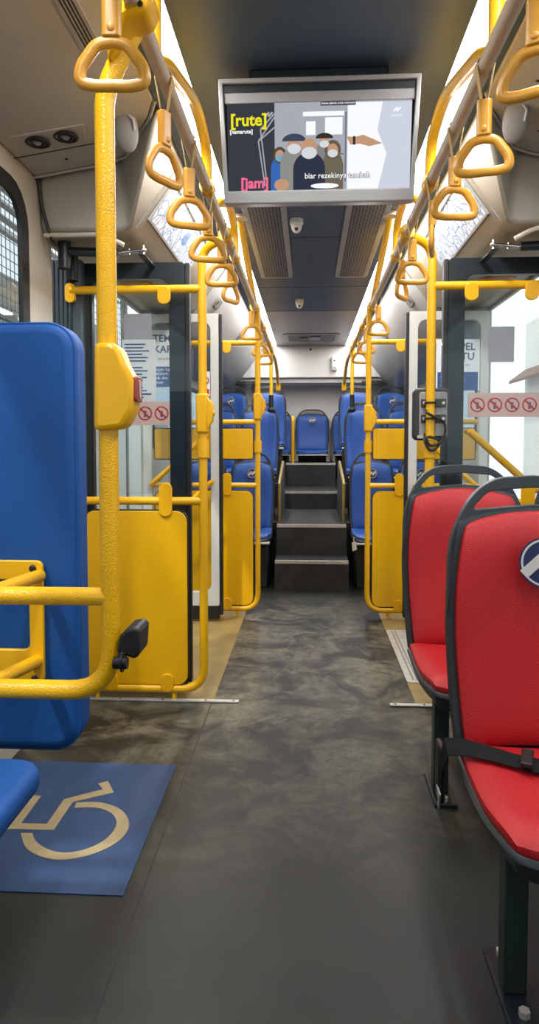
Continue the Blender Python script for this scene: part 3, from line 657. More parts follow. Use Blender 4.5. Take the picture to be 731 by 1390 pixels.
# ================================================================== SEATS
def seat_emblem(parent, y, z, r, tilt):
    mtx = Matrix.Translation((0, y, z)) @ Matrix.Rotation(-tilt, 4, 'X')
    a = MB().prism(circ((0, 0, 0), r, 'y', 40), (0, -.002, 0)).xform(mtx).build('emblem', 'navy', parent, smooth=False)
    MB().ring(circ((0, -.0022, 0), r*.93, 'y', 40), circ((0, -.0022, 0), r*.85, 'y', 40), (0, -.001, 0)).xform(mtx).build('emblem_ring', 'silver', a, smooth=False)
    b = MB()
    for cx, cz, ln, cut in ((-.42, -.08, 1.15, 1), (.40, .05, 1.0, 0)):
        w = .20; ang = math.radians(42); ca, sa = math.cos(ang), math.sin(ang)
        loc = [(-ln/2, -w), (ln/2-w, -w)] + [(ln/2-w+w*math.cos(t), w*math.sin(t)) for t in [(-PI/2+PI*k/8) for k in range(9)]] + [(-ln/2, w)]
        pts = [((cx+u*ca-v*sa)*r, -.0034, (cz+u*sa+v*ca)*r) for u, v in loc]
        b.prism(pts, (0, -.001, 0))
    b.xform(mtx).build('emblem_stripes', 'silver', a, smooth=False)
def make_seat(vinyl, label, group, legs, emblem=True):
    """origin on the floor under the back; sitter faces -Y"""
    e = thing('bus_seat', label, 'seat', (0, 0, 0), group)
    def back(hw, z0, z1, dy, puff, kt):
        H = (z1-z0)
        def f(s, t):
            k = kt if t > 0 else .06
            x = s*math.sqrt(max(0, 1-k*t*t/2)); z = t*math.sqrt(max(0, 1-k*s*s/2))
            v = (z+1)/2
            w = hw*(.93+.09*math.sin(min(1, v*1.15)*PI*.62)) if v < .8 else hw*(.93+.09*math.sin(min(1, v*1.15)*PI*.62))
            rim = (1-s**8)*(1-t**8)
            y = .015 + .085*v + .022*math.sin(v*PI*1.25+.4) - .030*s*s - puff*rim
            return Vector((x*w, y+dy, z0+v*H))
        return f
    MB().sheet(back(.208, .435, 1.028, 0, .022, .42), back(.204, .437, 1.026, .028, 0, .42)).build('backrest', vinyl, e, sub=1)
    MB().sheet(back(.224, .40, 1.040, .014, .0, .42), back(.228, .40, 1.036, .05, -.012, .42)).build('back_shell', 'shell', e, sub=1)
    def cush(hw, y0, y1, dz, puff, kt):
        def f(s, t):                              # t=-1 rear, +1 front
            k = kt if t > 0 else .03
            x = s*math.sqrt(1-k*t*t/2); v = (t*math.sqrt(1-k*s*s/2)+1)/2
            rim = (1-s**8)*(1-t**8)
            z = .447 - .018*math.sin(v*PI*.95) + .012*s*s + (-.028*((v-.82)/.18)**2 if v > .82 else 0) + puff*rim
            return Vector((x*hw, y0+(y1-y0)*v, z+dz))
        return f
    MB().sheet(cush(.212, .015, -.425, 0, .014, .45), cush(.208, .018, -.42, -.032, 0, .45)).build('cushion', vinyl, e, sub=1)
    MB().sheet(cush(.226, .05, -.440, -.022, 0, .44), cush(.185, .05, -.385, -.10, 0, .44)).build('seat_shell', 'shell', e, sub=1)
    # moulded grip frame: a flat bow with an opening above the pad
    half = fillet([(0, 0, 1.114), (.105, 0, 1.108), (.165, 0, 1.062), (.222, 0, .955), (.226, 0, .76)], [.06, .06, .06], 6)
    half += [Vector((.212, 0, .86))] + fillet([(.205, 0, .93), (.165, 0, 1.008), (0, 0, 1.018)], .05, 5)
    hole = fillet([(0, 0, 1.039), (.163, 0, 1.026), (.118, 0, 1.074), (0, 0, 1.083)], [.02, .02], 6)
    loop = half + hole
    def gy(p): return .118 - .036*(p.x/.23)**2 + .05*(p.z-1.0)
    bm = MB(); n = len(loop)
    for sg in (-1, 1):
        fr = [bm.bm.verts.new((sg*p.x, gy(p)-.014, p.z)) for p in loop]; bk = [bm.bm.verts.new((sg*p.x, gy(p)+.014, p.z)) for p in loop]
        bm.bm.faces.new(fr); bm.bm.faces.new(bk[::-1])
        for i in range(n):
            j = (i+1) % n
            if loop[i].x < 1e-6 and loop[j].x < 1e-6: continue
            bm.bm.faces.new((fr[i], bk[i], bk[j], fr[j]))
    bm.bm.normal_update()
    bmesh.ops.triangulate(bm.bm, faces=[f for f in bm.bm.faces if len(f.verts) > 4])
    bmesh.ops.remove_doubles(bm.bm, verts=bm.bm.verts, dist=1e-5)
    bm.build('grip_handle', 'shell', e, bevel=.009, seg=3)
    if legs == 'leg':
        for y in (-.22,):
            MB().box(-.155, -.105, y-.02, y+.03, .012, .40).build('leg', 'teal_leg', e, bevel=.004)
            bpl = MB().box(-.165, -.09, y-.10, y+.12, 0, .012).build('foot_plate', 'darkmetal', e, bevel=.002)
            for yy in (-.075, .095): MB().cyl((-.128, y+yy, .01), (-.128, y+yy, .026), .012, 6).build('bolt', 'steel', bpl)
        MB().box(-.17, .24, -.26, -.19, .36, .395).box(-.12, .12, -.3, 0, .375, .40).build('seat_frame', 'teal_leg', e, bevel=.004)
    elif legs == 'box':
        MB().box(-.18, .18, -.34, .02, 0, .40).build('pedestal', 'platform', e, bevel=.01)
        MB().box(-.205, .205, -.43, -.36, .372, .388).build('front_strip', 'steel', e, bevel=.004)
    if emblem:
        seat_emblem(e, emblem[0], emblem[1], emblem[2], emblem[3])
    return e
red = make_seat('red', 'large red vinyl seat with round navy emblem and black lap belt', 'red priority seats', 'leg', (.018, .905, .062, .12))
red.location = (.548, 1.68, 0)
red2 = copy_tree(red); red2.location = (.553, 2.535, 0); red2['label'] = 'red vinyl seat half hidden directly behind the belted red seat'
red3 = copy_tree(red); red3['label'] = 'red vinyl window seat of which only the grip shows at the photo edge'
red3.location = (.975, 2.535, 0); red3.scale = (.72, 1, 1)
for r in (red2, red3):
    for ch in list(r.children):
        if ch.name.startswith('emblem'):
            for g in list(ch.children): bpy.data.objects.remove(g)
            bpy.data.objects.remove(ch)
# lap belt on the near seat
def ribbon(mb, pts, w, th=.003):
    """pts: (centre, across-vector)"""
    lo = []; hi = []
    for c, a in pts:
        c = Vector(c); a = Vector(a).normalized()*w/2
        lo.append((c-a, c+a))
    n = len(lo)
    P = [[mb.bm.verts.new(p) for p in q] for q in lo]; 
    nrm = []
    for i in range(n):
        t = (Vector(pts[min(i+1, n-1)][0])-Vector(pts[max(i-1, 0)][0])).normalized(); nrm.append(t.cross(Vector(pts[i][1]).normalized()).normalized()*th)
    Q = [[mb.bm.verts.new(p+nrm[i]) for p in q] for i, q in enumerate(lo)]
    for i in range(n-1):
        mb.bm.faces.new((P[i][0], P[i+1][0], P[i+1][1], P[i][1])); mb.bm.faces.new((Q[i][1], Q[i+1][1], Q[i+1][0], Q[i][0]))
        for k in (0, 1): mb.bm.faces.new((P[i][k], P[i+1][k], Q[i+1][k], Q[i][k]))
    mb.bm.faces.new((P[0][0], P[0][1], Q[0][1], Q[0][0])); mb.bm.faces.new((P[-1][0], P[-1][1], Q[-1][1], Q[-1][0]))
    return mb
def on(x, y, z): return (x-0, y, z)
bl = ribbon(MB(), [((-.243, .03, .33), (0, 1, .1)), ((-.247, .0, .40), (0, 1, .1)), ((-.240, -.035, .462), (0, 1, .5)), ((-.205, -.062, .474), (-.1, 1, .45)), ((-.15, -.085, .470), (-.2, 1, .4)), ((-.09, -.115, .465), (-.3, 1, .35)), ((-.03, -.135, .461), (-.15, 1, .3)), ((.06, -.145, .460), (0, 1, .3)), ((.16, -.135, .464), (.1, 1, .3)), ((.225, -.10, .474), (.2, 1, .3))], .052)
bo = bl.build('lap_belt', 'belt_black', red); plabel(bo, 'black lap belt across the cushion')
MB().prism([(-.10, -.145, .468), (-.075, -.155, .468), (-.055, -.10, .478), (-.08, -.09, .478)], (0, 0, .012)).build('buckle', 'black', bo, bevel=.003)
MB().box(-.254, -.236, -.005, .05, .30, .45).build('belt_anchor', 'black', bo, bevel=.008)
MB().prism([(-.256, -.03, .34), (-.256, .012, .345), (-.25, .02, .275)], (.004, 0, 0)).build('belt_label', 'silver', bo, smooth=False)
MB().box(.12, .20, -.03, .03, .52, .60).xform(Matrix.Identity(4)).build('belt_buckle', 'black', bo, bevel=.012)

blue = make_seat('blue', 'tmp', 'blue passenger seats', 'box', (.012, .93, .045, .12))
rows = [
 (5.92, 0, [(-.518, 'low blue aisle seat behind the yellow boards, wheelchair bay side'), (.52, 'low blue aisle seat behind the yellow boards, red seat side'), (-.935, 'low blue window seat behind the yellow boards, wheelchair bay side'), (.938, 'low blue window seat behind the yellow boards, red seat side')]),
 (6.83, .487, [(-.518, 'blue aisle seat on the first raised row, wheelchair bay side'), (.52, 'blue aisle seat on the first raised row, red seat side'), (-.935, 'blue window seat on the first raised row, wheelchair bay side'), (.938, 'blue window seat on the first raised row, red seat side')]),
 (8.03, .75, [(-.495, 'blue aisle seat on the second raised row, wheelchair bay side'), (.53, 'blue aisle seat on the second raised row, red seat side'), (-.935, 'blue window seat with emblem on the second raised row, wheelchair bay side'), (.942, 'blue window seat with emblem on the second raised row, red seat side')]),
 (8.84, .735, [(.02, 'blue middle seat of the back row at the end of the aisle'), (-.45, 'blue back row seat next to the middle one, wheelchair bay side'), (.49, 'blue back row seat next to the middle one, red seat side')]),
]
used = False
for y, z, lst in rows:
    for x, lb in lst:
        o = blue if not used else copy_tree(blue); used = True
        o.location = (x, y, z); o['label'] = lb; o.scale = (.865, 1, 1)
        if z == .75 and abs(x) < .6: o.scale = (.92, 1, 1)
        if z in (.487, .75) and abs(x) < .6:
            for ch in list(o.children):
                if ch.name.startswith('emblem'):
                    for g in list(ch.children): bpy.data.objects.remove(g)
                    bpy.data.objects.remove(ch)
        if z == .735:
            o.scale = (.97, 1, .80)
            for ch in list(o.children):
                if ch.name.startswith('pedestal'): ch.scale = (1, .7, 1)
# aisle backs block the emblem of the raised aisle seats in the photo: the poles stand there
e = thing('paper_tag', 'small white paper tag hanging by the low blue seat beside the steps', 'tag', (.33, 5.46, .36))
MB().prism([(.325, 5.45, .33), (.36, 5.45, .345), (.35, 5.45, .41), (.318, 5.45, .40)], (0, .003, 0)).build('card', 'paper', e, smooth=False)
MB().cyl((.334, 5.452, .40), (.338, 5.49, .44), .003, 6).build('string', 'belt', e)

# ================================================================== SCREEN AND CEILING FITTINGS
TV = thing('hanging_screen', 'wide grey framed information screen hanging from the dark ceiling', 'screen', (0, 2.24, 2.155), rot=(math.radians(9), 0, 0))
TV['_w'] = (0., 0., 0.)
W, H = .632, .372
def tvb(mb, name, m, parent=TV, **k): return mb.build(name, m, parent, **k)
out = [(-.316, .186), (.316, .186), (.304, -.186), (-.304, -.186)]
inn = [(-.302, .172), (.302, .172), (.291, -.145), (-.291, -.145)]
MBt = MB().ring([(x, -.012, z) for x, z in out], [(x, -.012, z) for x, z in inn], (0, .05, 0))
tvb(MBt, 'frame', 'tvframe', bevel=.004)
tvb(MB().prism([(x*.97, .03, z*.96) for x, z in out], (0, .07, 0)), 'housing', 'greyplastic', bevel=.01)
tvb(MB().box(-.299, .299, .002, .03, .140, .170), 'top_gap', 'darkmetal', smooth=False)
tvb(MB().box(-.299, .299, -.002, .03, .116, .147), 'top_bar', 'tvframe', bevel=.003)
tvb(MB().box(-.22, .22, .03, .09, .17, .225), 'mount', 'darkmetal', bevel=.006)
sc = tvb(MB().box(-.291, .291, .003, .01, -.145, .117), 'display', 'darkglass', smooth=False); plabel(sc, 'lit display with a route column and a film still')
E1 = lambda n, r, g, b, s=.9: M.setdefault('e_'+n, emis('screen_'+n, srgb(r, g, b), s))
def fl(pts, z0, m, name='picture_area', d=.001): return MB().prism([(x, -z0, z) for x, z in pts], (0, d, 0)).build(name, m, sc, smooth=False)
rc = lambda x0, x1, z0, z1: [(x0, z0), (x1, z0), (x1, z1), (x0, z1)]
el = lambda cx, cz, rx, rz, a0=0, a1=2*PI, n=22: [(cx+rx*math.cos(a0+(a1-a0)*k/n), cz+rz*math.sin(a0+(a1-a0)*k/n)) for k in range(n if a1-a0 > 6.2 else n+1)]
fl(rc(-.291, -.140, -.145, .117), -.0015, E1('dark', 62, 64, 72))
fl(rc(-.140, .291, -.145, .117), -.0015, E1('pale', 176, 180, 190))
fl(rc(.09, .291, -.145, .112), -.001, E1('white', 216, 222, 236))
fl([(.092, .112), (.20, .112), (.185, .03), (.215, -.04), (.19, -.145), (.092, -.145)], -.0006, E1('bright', 250, 252, 255, 1.0))
fl(rc(-.05, .08, .075, .088), -.0006, E1('bright', 250, 252, 255)); fl(rc(.02, .075, .02, .07), -.0006, E1('bright', 250, 252, 255)); fl(rc(-.04, -.01, .02, .06), -.0006, E1('bright', 250, 252, 255))
fl(rc(.083, .088, -.12, .085), .0004, E1('grey', 120, 124, 130)); fl(rc(-.14, .08, -.04, -.036), -.0005, E1('grey', 120, 124, 130)); fl(rc(-.14, .08, -.075, -.071), -.0005, E1('grey', 120, 124, 130))
sk, mk = E1('skin', 205, 160, 128), E1('mask', 222, 228, 232)
def bust(cx, cz, r, cloth, head=None, capcol=None, drop=.11, wide=1.7, mask=mk, lay=0.):
    fl(el(cx, cz-r*1.0-.03, r*wide, .05, 0, PI)+[(cx-r*wide, -.145), (cx+r*wide, -.145)], .0000+lay, cloth, 'pictured_clothes')
    if head: fl(el(cx, cz+r*.12, r*1.3, r*1.45), .0005+lay, head, 'pictured_scarf')
    fl(el(cx, cz, r*.85, r*1.05), .0010+lay, sk, 'pictured_face')
    fl(el(cx, cz-r*.42, r*.82, r*.58), .0015+lay, mask, 'pictured_mask')
    if capcol: fl(el(cx, cz+r*.45, r*1.45, r*.85, 0, PI), .0015+lay, capcol, 'pictured_hat')
bust(-.124, -.04, .017, E1('shirtblue', 60, 110, 190), E1('scarf1', 86, 78, 60), mask=E1('maskb', 120, 180, 210), lay=.0)
bust(.018, .0, .019, E1('greyshirt', 140, 140, 140), None, E1('hair', 60, 52, 50), lay=.0002)
bust(.045, -.028, .020, E1('olive', 118, 108, 90), E1('scarf2', 108, 98, 80), lay=.001)
bust(-.078, -.01, .026, E1('greyrobe', 150, 150, 146), None, E1('hatnavy', 66, 78, 100), lay=.003)
bust(-.03, -.022, .030, E1('navycoat', 52, 58, 76), None, None, lay=.0055)
fl(el(-.118, -.128, .024, .018), .004, sk, 'pictured_hand')
fl([(.088, .012), (.10, -.012), (.13, -.010), (.16, -.018), (.20, -.010), (.17, .004), (.14, .016), (.115, .010)], .003, sk, 'pictured_hand')
fl(rc(.108, .116, -.013, .012), .005, E1('hair', 60, 52, 50), 'pictured_watch')
fl(el(.02, -.134, .045, .008), .009, E1('bright', 250, 252, 255))
for a, b in (((-.14, .075), (-.192, .005)), ((-.14, .045), (-.192, .005)), ((-.192, .005), (-.172, -.13)), ((-.185, .04), (-.165, -.13)), ((-.185, .04), (-.14, .085))):
    d = (Vector((b[0], 0, b[1]))-Vector((a[0], 0, a[1]))).normalized(); nx, nz = -d.z*.002, d.x*.002
    fl([(a[0]+nx, a[1]+nz), (b[0]+nx, b[1]+nz), (b[0]-nx, b[1]-nz), (a[0]-nx, a[1]-nz)], .0000, E1('line', 176, 178, 186), 'graphic_line')
T = lambda x, z, y=-.003: Matrix.Translation((x, y, z)) @ Matrix.Rotation(PI/2, 4, 'X')
text('[rute]', .050, T(-.222, .066), E1('yel', 240, 232, 30, 1.), sc, bold=.0012)
text('[namarute]', .0165, T(-.246, .033), E1('bright', 250, 252, 255), sc, bold=.0004)
text('[jam]', .044, T(-.205, -.122), E1('pink', 246, 110, 150, 1.), sc, bold=.0014)
text('biar rezekinya tambah', .0235, T(.06, -.105, -.0115), E1('hair', 60, 52, 50), sc, name='lettering_shadow', bold=.0013)
text('biar rezekinya tambah', .0235, T(.06, -.105, -.013), E1('bright', 250, 252, 255), sc, bold=.0002)
fl(rc(.005, .115, .104, .116), .001, E1('band', 70, 72, 78), 'caption_band')
text('Sukses Jakarta untuk Indonesia', .0085, T(.06, .110, -.004), E1('bright', 250, 252, 255), sc)
def tjlogo(cx, cz, r, m, lay):
    for dx, sg in ((-.45, 0), (.45, 0)):
        a = math.radians(45); u, w = .75*r, .26*r; c, s = math.cos(a), math.sin(a)
        fl([((cx+dx*r)+p*c-q*s, cz+p*s+q*c) for p, q in ((-u, -w), (u, -w), (u, w), (-u, w))], lay, m, 'screen_emblem')
tjlogo(.245, .088, .011, E1('bright', 250, 252, 255), .003); tjlogo(-.158, .082, .012, E1('line', 176, 178, 186), .003)
text('transjakarta', .0075, T(.245, .070), E1('bright', 250, 252, 255), sc)

for x, k in ((-.255, 'above the wheelchair bay side of the aisle'), (.268, 'above the red seat side of the aisle')):
    e = thing('ceiling_vent', 'long slotted air vent in the ceiling ' + k, 'air vent', (x, 3.9, 2.38), 'ceiling air vents')
    yc, ln = 3.86, 2.2
    MB().ring(rxy(x, yc, .225, ln, .03, 2.366), rxy(x, yc, .165, ln-.06, .02, 2.366), (0, 0, .016)).build('frame', 'ventframe', e, bevel=.004)
    MB().box(x-.085, x+.085, yc-ln/2+.02, yc+ln/2-.02, 2.370, 2.379).build('grille', 'grille', e, smooth=False)
for y, x, k, sz in ((3.71, -.096, 'just behind the hanging screen', .036), (5.77, -.107, 'farther back toward the rear', .036)):
    e = thing('dome_camera', 'small white ceiling camera ' + k, 'camera', (x, y, 2.38), 'ceiling cameras')
    MB().cyl((x, y, 2.352), (x, y, 2.384), sz, 24).build('base', 'white', e, bevel=.004)
    MB().ellipsoid((x, y, 2.35), sz*.82, sz*.82, .042, 20).build('dome', 'white', e)
    MB().ellipsoid((x, y-sz*.62, 2.325), .010, .006, .010, 12).build('lens', 'darkglass', e)
e = thing('ceiling_unit', 'dark recessed control unit in the grey rear ceiling', 'ceiling unit', (0, 7.9, 2.38))
MB().ring(rxy(0, 7.85, .62, .62, .05, 2.372), rxy(0, 7.85, .52, .46, .04, 2.372), (0, 0, .012)).build('frame', 'cove_rear', e, bevel=.004)
MB().box(-.27, .27, 7.6, 8.1, 2.376, 2.383).build('recess', 'black', e, smooth=False)
MB().box(-.02, .10, 7.72, 8.0, 2.366, 2.376).build('control_box', 'darkmetal', e, bevel=.003)
MB().cyl((-.08, 7.85, 2.366), (-.08, 7.85, 2.376), .045, 20).build('speaker', 'bluegrey', e)
e = thing('wall_dispenser', 'small white box on the pale upper rear panel', 'dispenser', (.285, 8.47, 2.08))
MB().box(.25, .32, 8.44, 8.5, 2.07, 2.24).build('case', 'white', e, bevel=.012)
MB().box(.262, .308, 8.437, 8.441, 2.075, 2.12).build('spout', 'greyplastic', e, bevel=.002)
MB().ellipsoid((.285, 8.438, 2.19), .012, .003, .01, 12).build('window', 'darkglass', e)
czz = lambda x: 2.375 - (abs(x)-.56)/.59*.095
e = thing('reading_light_panel', 'grey plate with two round swivel nozzles on the cove above the wheelchair bay', 'air nozzles', (-1.0, 2.52, 2.30))
MB().prism([(x, y, czz(x)-.004) for x, y in ((-1.10, 2.45), (-1.08, 2.565), (-.86, 2.58), (-.83, 2.46))], (0, 0, .006)).build('plate', 'cove', e, bevel=.002)
for x in (-1.02, -.915):
    for r_, w_ in ((.040, .006), (.026, .005)):
        MB().tube(circ((x, 2.515, czz(x)-.008), r_, 'z', 22), w_, 8, closed=True).build('nozzle_ring', 'screw', e)
    MB().ellipsoid((x, 2.515, czz(x)-.008), .015, .015, .010, 14).build('nozzle', 'greyplastic', e)
e = thing('cove_grille', 'narrow dark slotted grille in the cove beside the near yellow pole', 'grille', (-.67, 1.92, 2.34))
def onc(x, y, dz): return (x, y, czz(x)-dz)
MB().ring([onc(-.668+a, 1.92+b, .006) for a, b in rrect(.058, .30, .028)], [onc(-.668+a, 1.92+b, .006) for a, b in rrect(.036, .26, .017)], (0, 0, .008)).build('rim', 'greyplastic', e)
MB().prism([onc(-.668+a, 1.92+b, .001) for a, b in rrect(.04, .27, .018)], (0, 0, .003)).build('opening', 'black', e, smooth=False)
g = MB()
for x in (-.678, -.668, -.658): g.box(x-.002, x+.002, 1.80, 2.04, czz(x)-.005, czz(x)-.001)
g.build('slat', 'greyplastic', e, smooth=False)
for s, k in ((-1, 'wheelchair bay'), (1, 'red seats')):
    e = thing('speaker_cap', 'oval pale grey wall cap on the cove above the ' + k, 'speaker cover', (s*.685, 2.54, 2.34), 'oval caps on the coves')
    x = s*.69
    mx = Matrix.Translation((x, 2.50, 2.325)) @ Matrix.Rotation(s*.45, 4, 'Y') @ Matrix.Rotation(math.radians(-48), 4, 'X') @ Matrix.Rotation(s*-.35, 4, 'Z')
    MB().ellipsoid((0, 0, 0), .045, .082, .016, 28).xform(mx).build('cap', 'capgrey', e)
    MB().tube([(.012, -.055, -.014), (.03, -.035, -.016), (.03, .0, -.014)], .005, 8).xform(mx).build('clip', 'tvframe', e)
    # rear cove fixtures
    slope = lambda xx: 2.374-(xx-.56)/.34*.444
    for yy, kk in ((5.0, 'nearer'), (6.6, 'farther')):
        e = thing('cove_light', 'small oblong fitting on the rear cove over the %s, the %s one' % ('wheelchair bay side' if s < 0 else 'red seat side', kk), 'cove fitting', (s*.69, yy, 2.2), 'fittings on the rear coves')
        q = lambda xx, y2, d: (s*(xx-.79*d), y2, slope(xx)-.61*d)
        MB().prism([q(.69+a, yy+b, .0) for a, b in rrect(.05, .17, .024)], (-s*.0095, 0, -.0073)).build('body', 'cove_rear', e, bevel=.004)
        MB().prism([q(.69+a, yy-.05+b, .0115) for a, b in rrect(.015, .03, .006)], (-s*.0025, 0, -.002)).build('slot', 'screw', e, smooth=False)
# route maps on the sloping door covers
for s, k in ((-1, 'wheelchair bay side'), (1, 'red seat side')):
    e = thing('route_map', 'white route map sheet in a grey frame on the sloping cover, ' + k, 'map', (s*.66, 3.35, 2.22), 'route maps')
    d = Vector((s*(.765-.566), 0, 2.09-2.365)).normalized(); n = Vector((-s*.81, 0, -.586)).normalized()
    p0 = Vector((s*.600, 2.95, 2.318))+n*.002
    ln = .205; L_ = .93
    def quad(m0): return [p0+d*m0+Vector((0, m0, 0)), p0+d*(ln-m0)+Vector((0, m0, 0)), p0+d*(ln-m0)+Vector((0, L_-m0, 0)), p0+d*m0+Vector((0, L_-m0, 0))]
    MB().ring(quad(0), quad(.010), n*.008).build('frame', 'tvframe', e, smooth=False)
    MB().prism(quad(.008), n*.003).build('sheet', 'routemap', e, smooth=False)

# ================================================================== CARD READER, NOTICES
e = thing('card_reader', 'dark grey card reader clamped to the yellow post, seen from behind', 'card reader', (.54, 3.15, 1.2))
MB().prism(rxz(.525, 1.325, .165, .235, .022, 3.135), (0, .05, 0)).build('case', 'greybox', e, bevel=.008)
MB().prism(rxz(.53, 1.325, .125, .20, .012, 3.126), (0, .01, 0)).build('back_plate', 'greyplastic', e, bevel=.003)
for z in (1.375, 1.305):
    br = MB().box(.475, .585, 3.117, 3.128, z-.018, z+.018).build('clamp', 'greybox', e, bevel=.003)
    MB().tube([(.512+.024*math.cos(a), 3.1+.024*math.sin(a), z) for a in [PI*2*k/20 for k in range(20)]], .004, 6, closed=True).build('clamp_band', 'black', br)
    for xx in (.487, .573): MB().cyl((xx, 3.112, z), (xx, 3.118, z), .007, 8).build('bolt', 'steel', br)
MB().tube(smooth2([(.50, 3.12, 1.345), (.49, 3.06, 1.33), (.53, 3.055, 1.305), (.565, 3.06, 1.285), (.57, 3.06, 1.24), (.55, 3.06, 1.20), (.52, 3.06, 1.185), (.50, 3.06, 1.19), (.49, 3.06, 1.215), (.505, 3.06, 1.222), (.54, 3.06, 1.21), (.545, 3.07, 1.19), (.53, 3.06, 1.17), (.505, 3.06, 1.165), (.485, 3.07, 1.20), (.49, 3.11, 1.235)], 5), .006, 8).build('cable', 'black', e)
MB().box(.46, .50, 3.112, 3.13, 1.215, 1.23).build('label_plate', 'silver', e, bevel=.002)

def notice(s, x0, x1, z0, z1, y, k):
    e = thing('notice_poster', 'white and blue TEMPEL KARTU notice on the far door glass, ' + k, 'notice', ((x0+x1)/2, y, z0), 'card notices on the door glass')
    cx = (x0+x1)/2; w = x1-x0; h = z1-z0
    MB().box(x0, x1, y, y+.003, z0, z1).build('sheet', 'paper', e, smooth=False)
    MB().box(x0+.01, x1-.01, y-.001, y, z0, z0+h*.36).build('blue_band', 'inkblue', e, smooth=False)
    text('TEMPEL', w*.235, FRONT(cx, y-.001, z1-h*.15), 'ink', e, bold=.0012)
    text('KARTU', w*.235, FRONT(cx, y-.001, z1-h*.34), 'ink', e, bold=.0012)
    text('tap in dan tap out', w*.075, FRONT(cx, y-.001, z1-h*.50), 'ink', e)
    for i, t in enumerate(('Jangan lupa', 'sebelum naik', 'naik dan saat', 'turun')):
        text(t, w*.105, FRONT(x0+.03, y-.002, z0+h*(.31-.075*i)), 'paper', e, align='LEFT')
    return e
notice(-1, -1.075, -.80, 1.56, 1.93, 4.475, 'wheelchair bay side')
notice(1, .785, 1.06, 1.53, 1.855, 4.475, 'red seat side')
e = tag(MB().box(-1.115, -.985, 3.208, 3.211, 1.60, 1.80).build('paper_sheet', 'greypaper', smooth=False), 'plain grey sheet stuck on the near door glass, wheelchair bay side', 'paper sheet')
e.location.x = .22
e = tag(MB().box(.79, .905, 3.208, 3.211, 1.565, 1.725).build('paper_sheet', 'greypaper', smooth=False), 'plain grey sheet stuck on the near door glass above the red seats', 'paper sheet')
def prohib(x0, z, y, k, n=4, r=.033):  # faint reflections of sticker strips, painted as flat print on the glass
    e = thing('prohibition_sticker', 'pink painted reflection of a sticker strip with four red crossed out circles, ' + k, 'painted reflection', (x0+.15, y, z), 'prohibition sticker strips')
    MB().box(x0, x0+n*.078+.01, y, y+.002, z-.055, z+.055).build('strip', 'pinkreflect', e, smooth=False)
    for i in range(n):
        cx = x0+.044+i*.078
        MB().ring(circ((cx, y-.001, z), r, 'y', 24), circ((cx, y-.001, z), r-.006, 'y', 24), (0, .001, 0)).prism([(cx-.024, y-.001, z+.018), (cx-.018, y-.001, z+.024), (cx+.024, y-.001, z-.018), (cx+.018, y-.001, z-.024)], (0, .001, 0)).build('crossed_circle', 'redprint', e, smooth=False)
        MB().box(cx-.006, cx+.006, y-.0006, y, z-.018, z+.012).build('pictogram', 'ink', e, smooth=False)
prohib(-.92, 1.335, 3.206, 'below the white reflected sheet, wheelchair bay side')
prohib(.70, 1.37, 3.206, 'above the red seats')
e = thing('prohibition_sign', 'small white sign with one red crossed out circle beside the white door frame', 'sign', (-.70, 4.47, 1.52))
MB().box(-.735, -.672, 4.47, 4.473, 1.50, 1.66).build('sheet', 'paper', e, smooth=False)
MB().ring(circ((-.7035, 4.468, 1.60), .027, 'y', 24), circ((-.7035, 4.468, 1.60), .020, 'y', 24), (0, .002, 0)).prism([(-.724, 4.468, 1.616), (-.719, 4.468, 1.621), (-.683, 4.468, 1.584), (-.688, 4.468, 1.579)], (0, .002, 0)).build('crossed_circle', 'redprint', e, smooth=False)
MB().box(-.73, -.677, 4.469, 4.47, 1.508, 1.545).build('caption_band', 'redprint', e, smooth=False)
e = thing('text_reflection', 'white reflection painted as a sheet of blue text on the glass by the near pole', 'notice', (-.83, 3.2, 1.4))  # bright reflection in the glass, built as a printed sheet
MB().box(-.905, -.745, 3.206, 3.208, 1.39, 1.68).build('sheet', 'paper', e, smooth=False)
ln = MB()
for i in range(17):
    if i in (6, 12): continue
    ln.box(-.892, -.892+.134*random.uniform(.6, 1), 3.205, 3.206, 1.655-i*.0155, 1.661-i*.0155)
ln.build('printed_lines', 'inkblue', e, smooth=False)
e = thing('red_notice', 'small white label with red heading under the card notice', 'notice', (-.86, 4.47, 1.48))
MB().box(-.93, -.80, 4.472, 4.475, 1.375, 1.53).build('sheet', 'paper', e, smooth=False)
MB().box(-.92, -.81, 4.471, 4.472, 1.465, 1.525).build('heading', 'redprint', e, smooth=False)
ln = MB()
for i in range(4): ln.box(-.915, -.82, 4.471, 4.472, 1.445-i*.018, 1.452-i*.018)
ln.build('printed_lines', 'ink', e, smooth=False)

# ================================================================== OUTSIDE
struct(MB().box(-12, -1.26, -6, 20, -.35, -.12).build('ground', 'pave', smooth=False), 'grey paved platform outside the doors')
struct(MB().box(1.26, 14, -6, 20, -.9, -.6).build('road', 'pave', smooth=False), 'pale grey road outside on the red seat side')
e = thing('station_shelter', 'bus station wall with wire mesh and slatted roof outside the wheelchair bay window', 'station shelter', (-2.5, 4, -.12))
MB().box(-2.56, -2.5, .5, 12, -.12, 1.62).build('wall_panel', 'stationwall', e, smooth=False)
w = MB()
for k in range(0, 105): w.box(-2.504, -2.498, 1+k*.08, 1.005+k*.08, 1.62, 3.6)
for k in range(0, 25): w.box(-2.504, -2.498, 1, 9.4, 1.66+k*.08, 1.665+k*.08)
w.build('wire_mesh', 'mesh', e, smooth=False)
for y in (2.3, 4.6, 6.9, 9.2):
    MB().box(-2.56, -2.48, y, y+.08, -.12, 3.62).build('post', 'mesh', e, bevel=.006)
MB().box(-2.54, -2.49, .5, 12, 2.2, 2.26).box(-2.54, -2.49, .5, 12, 3.55, 3.62).build('rail', 'mesh', e, smooth=False)
r = MB()
for k in range(9): r.box(-3.6+k*.2, -3.52+k*.2, .5, 12, 3.62, 3.65)
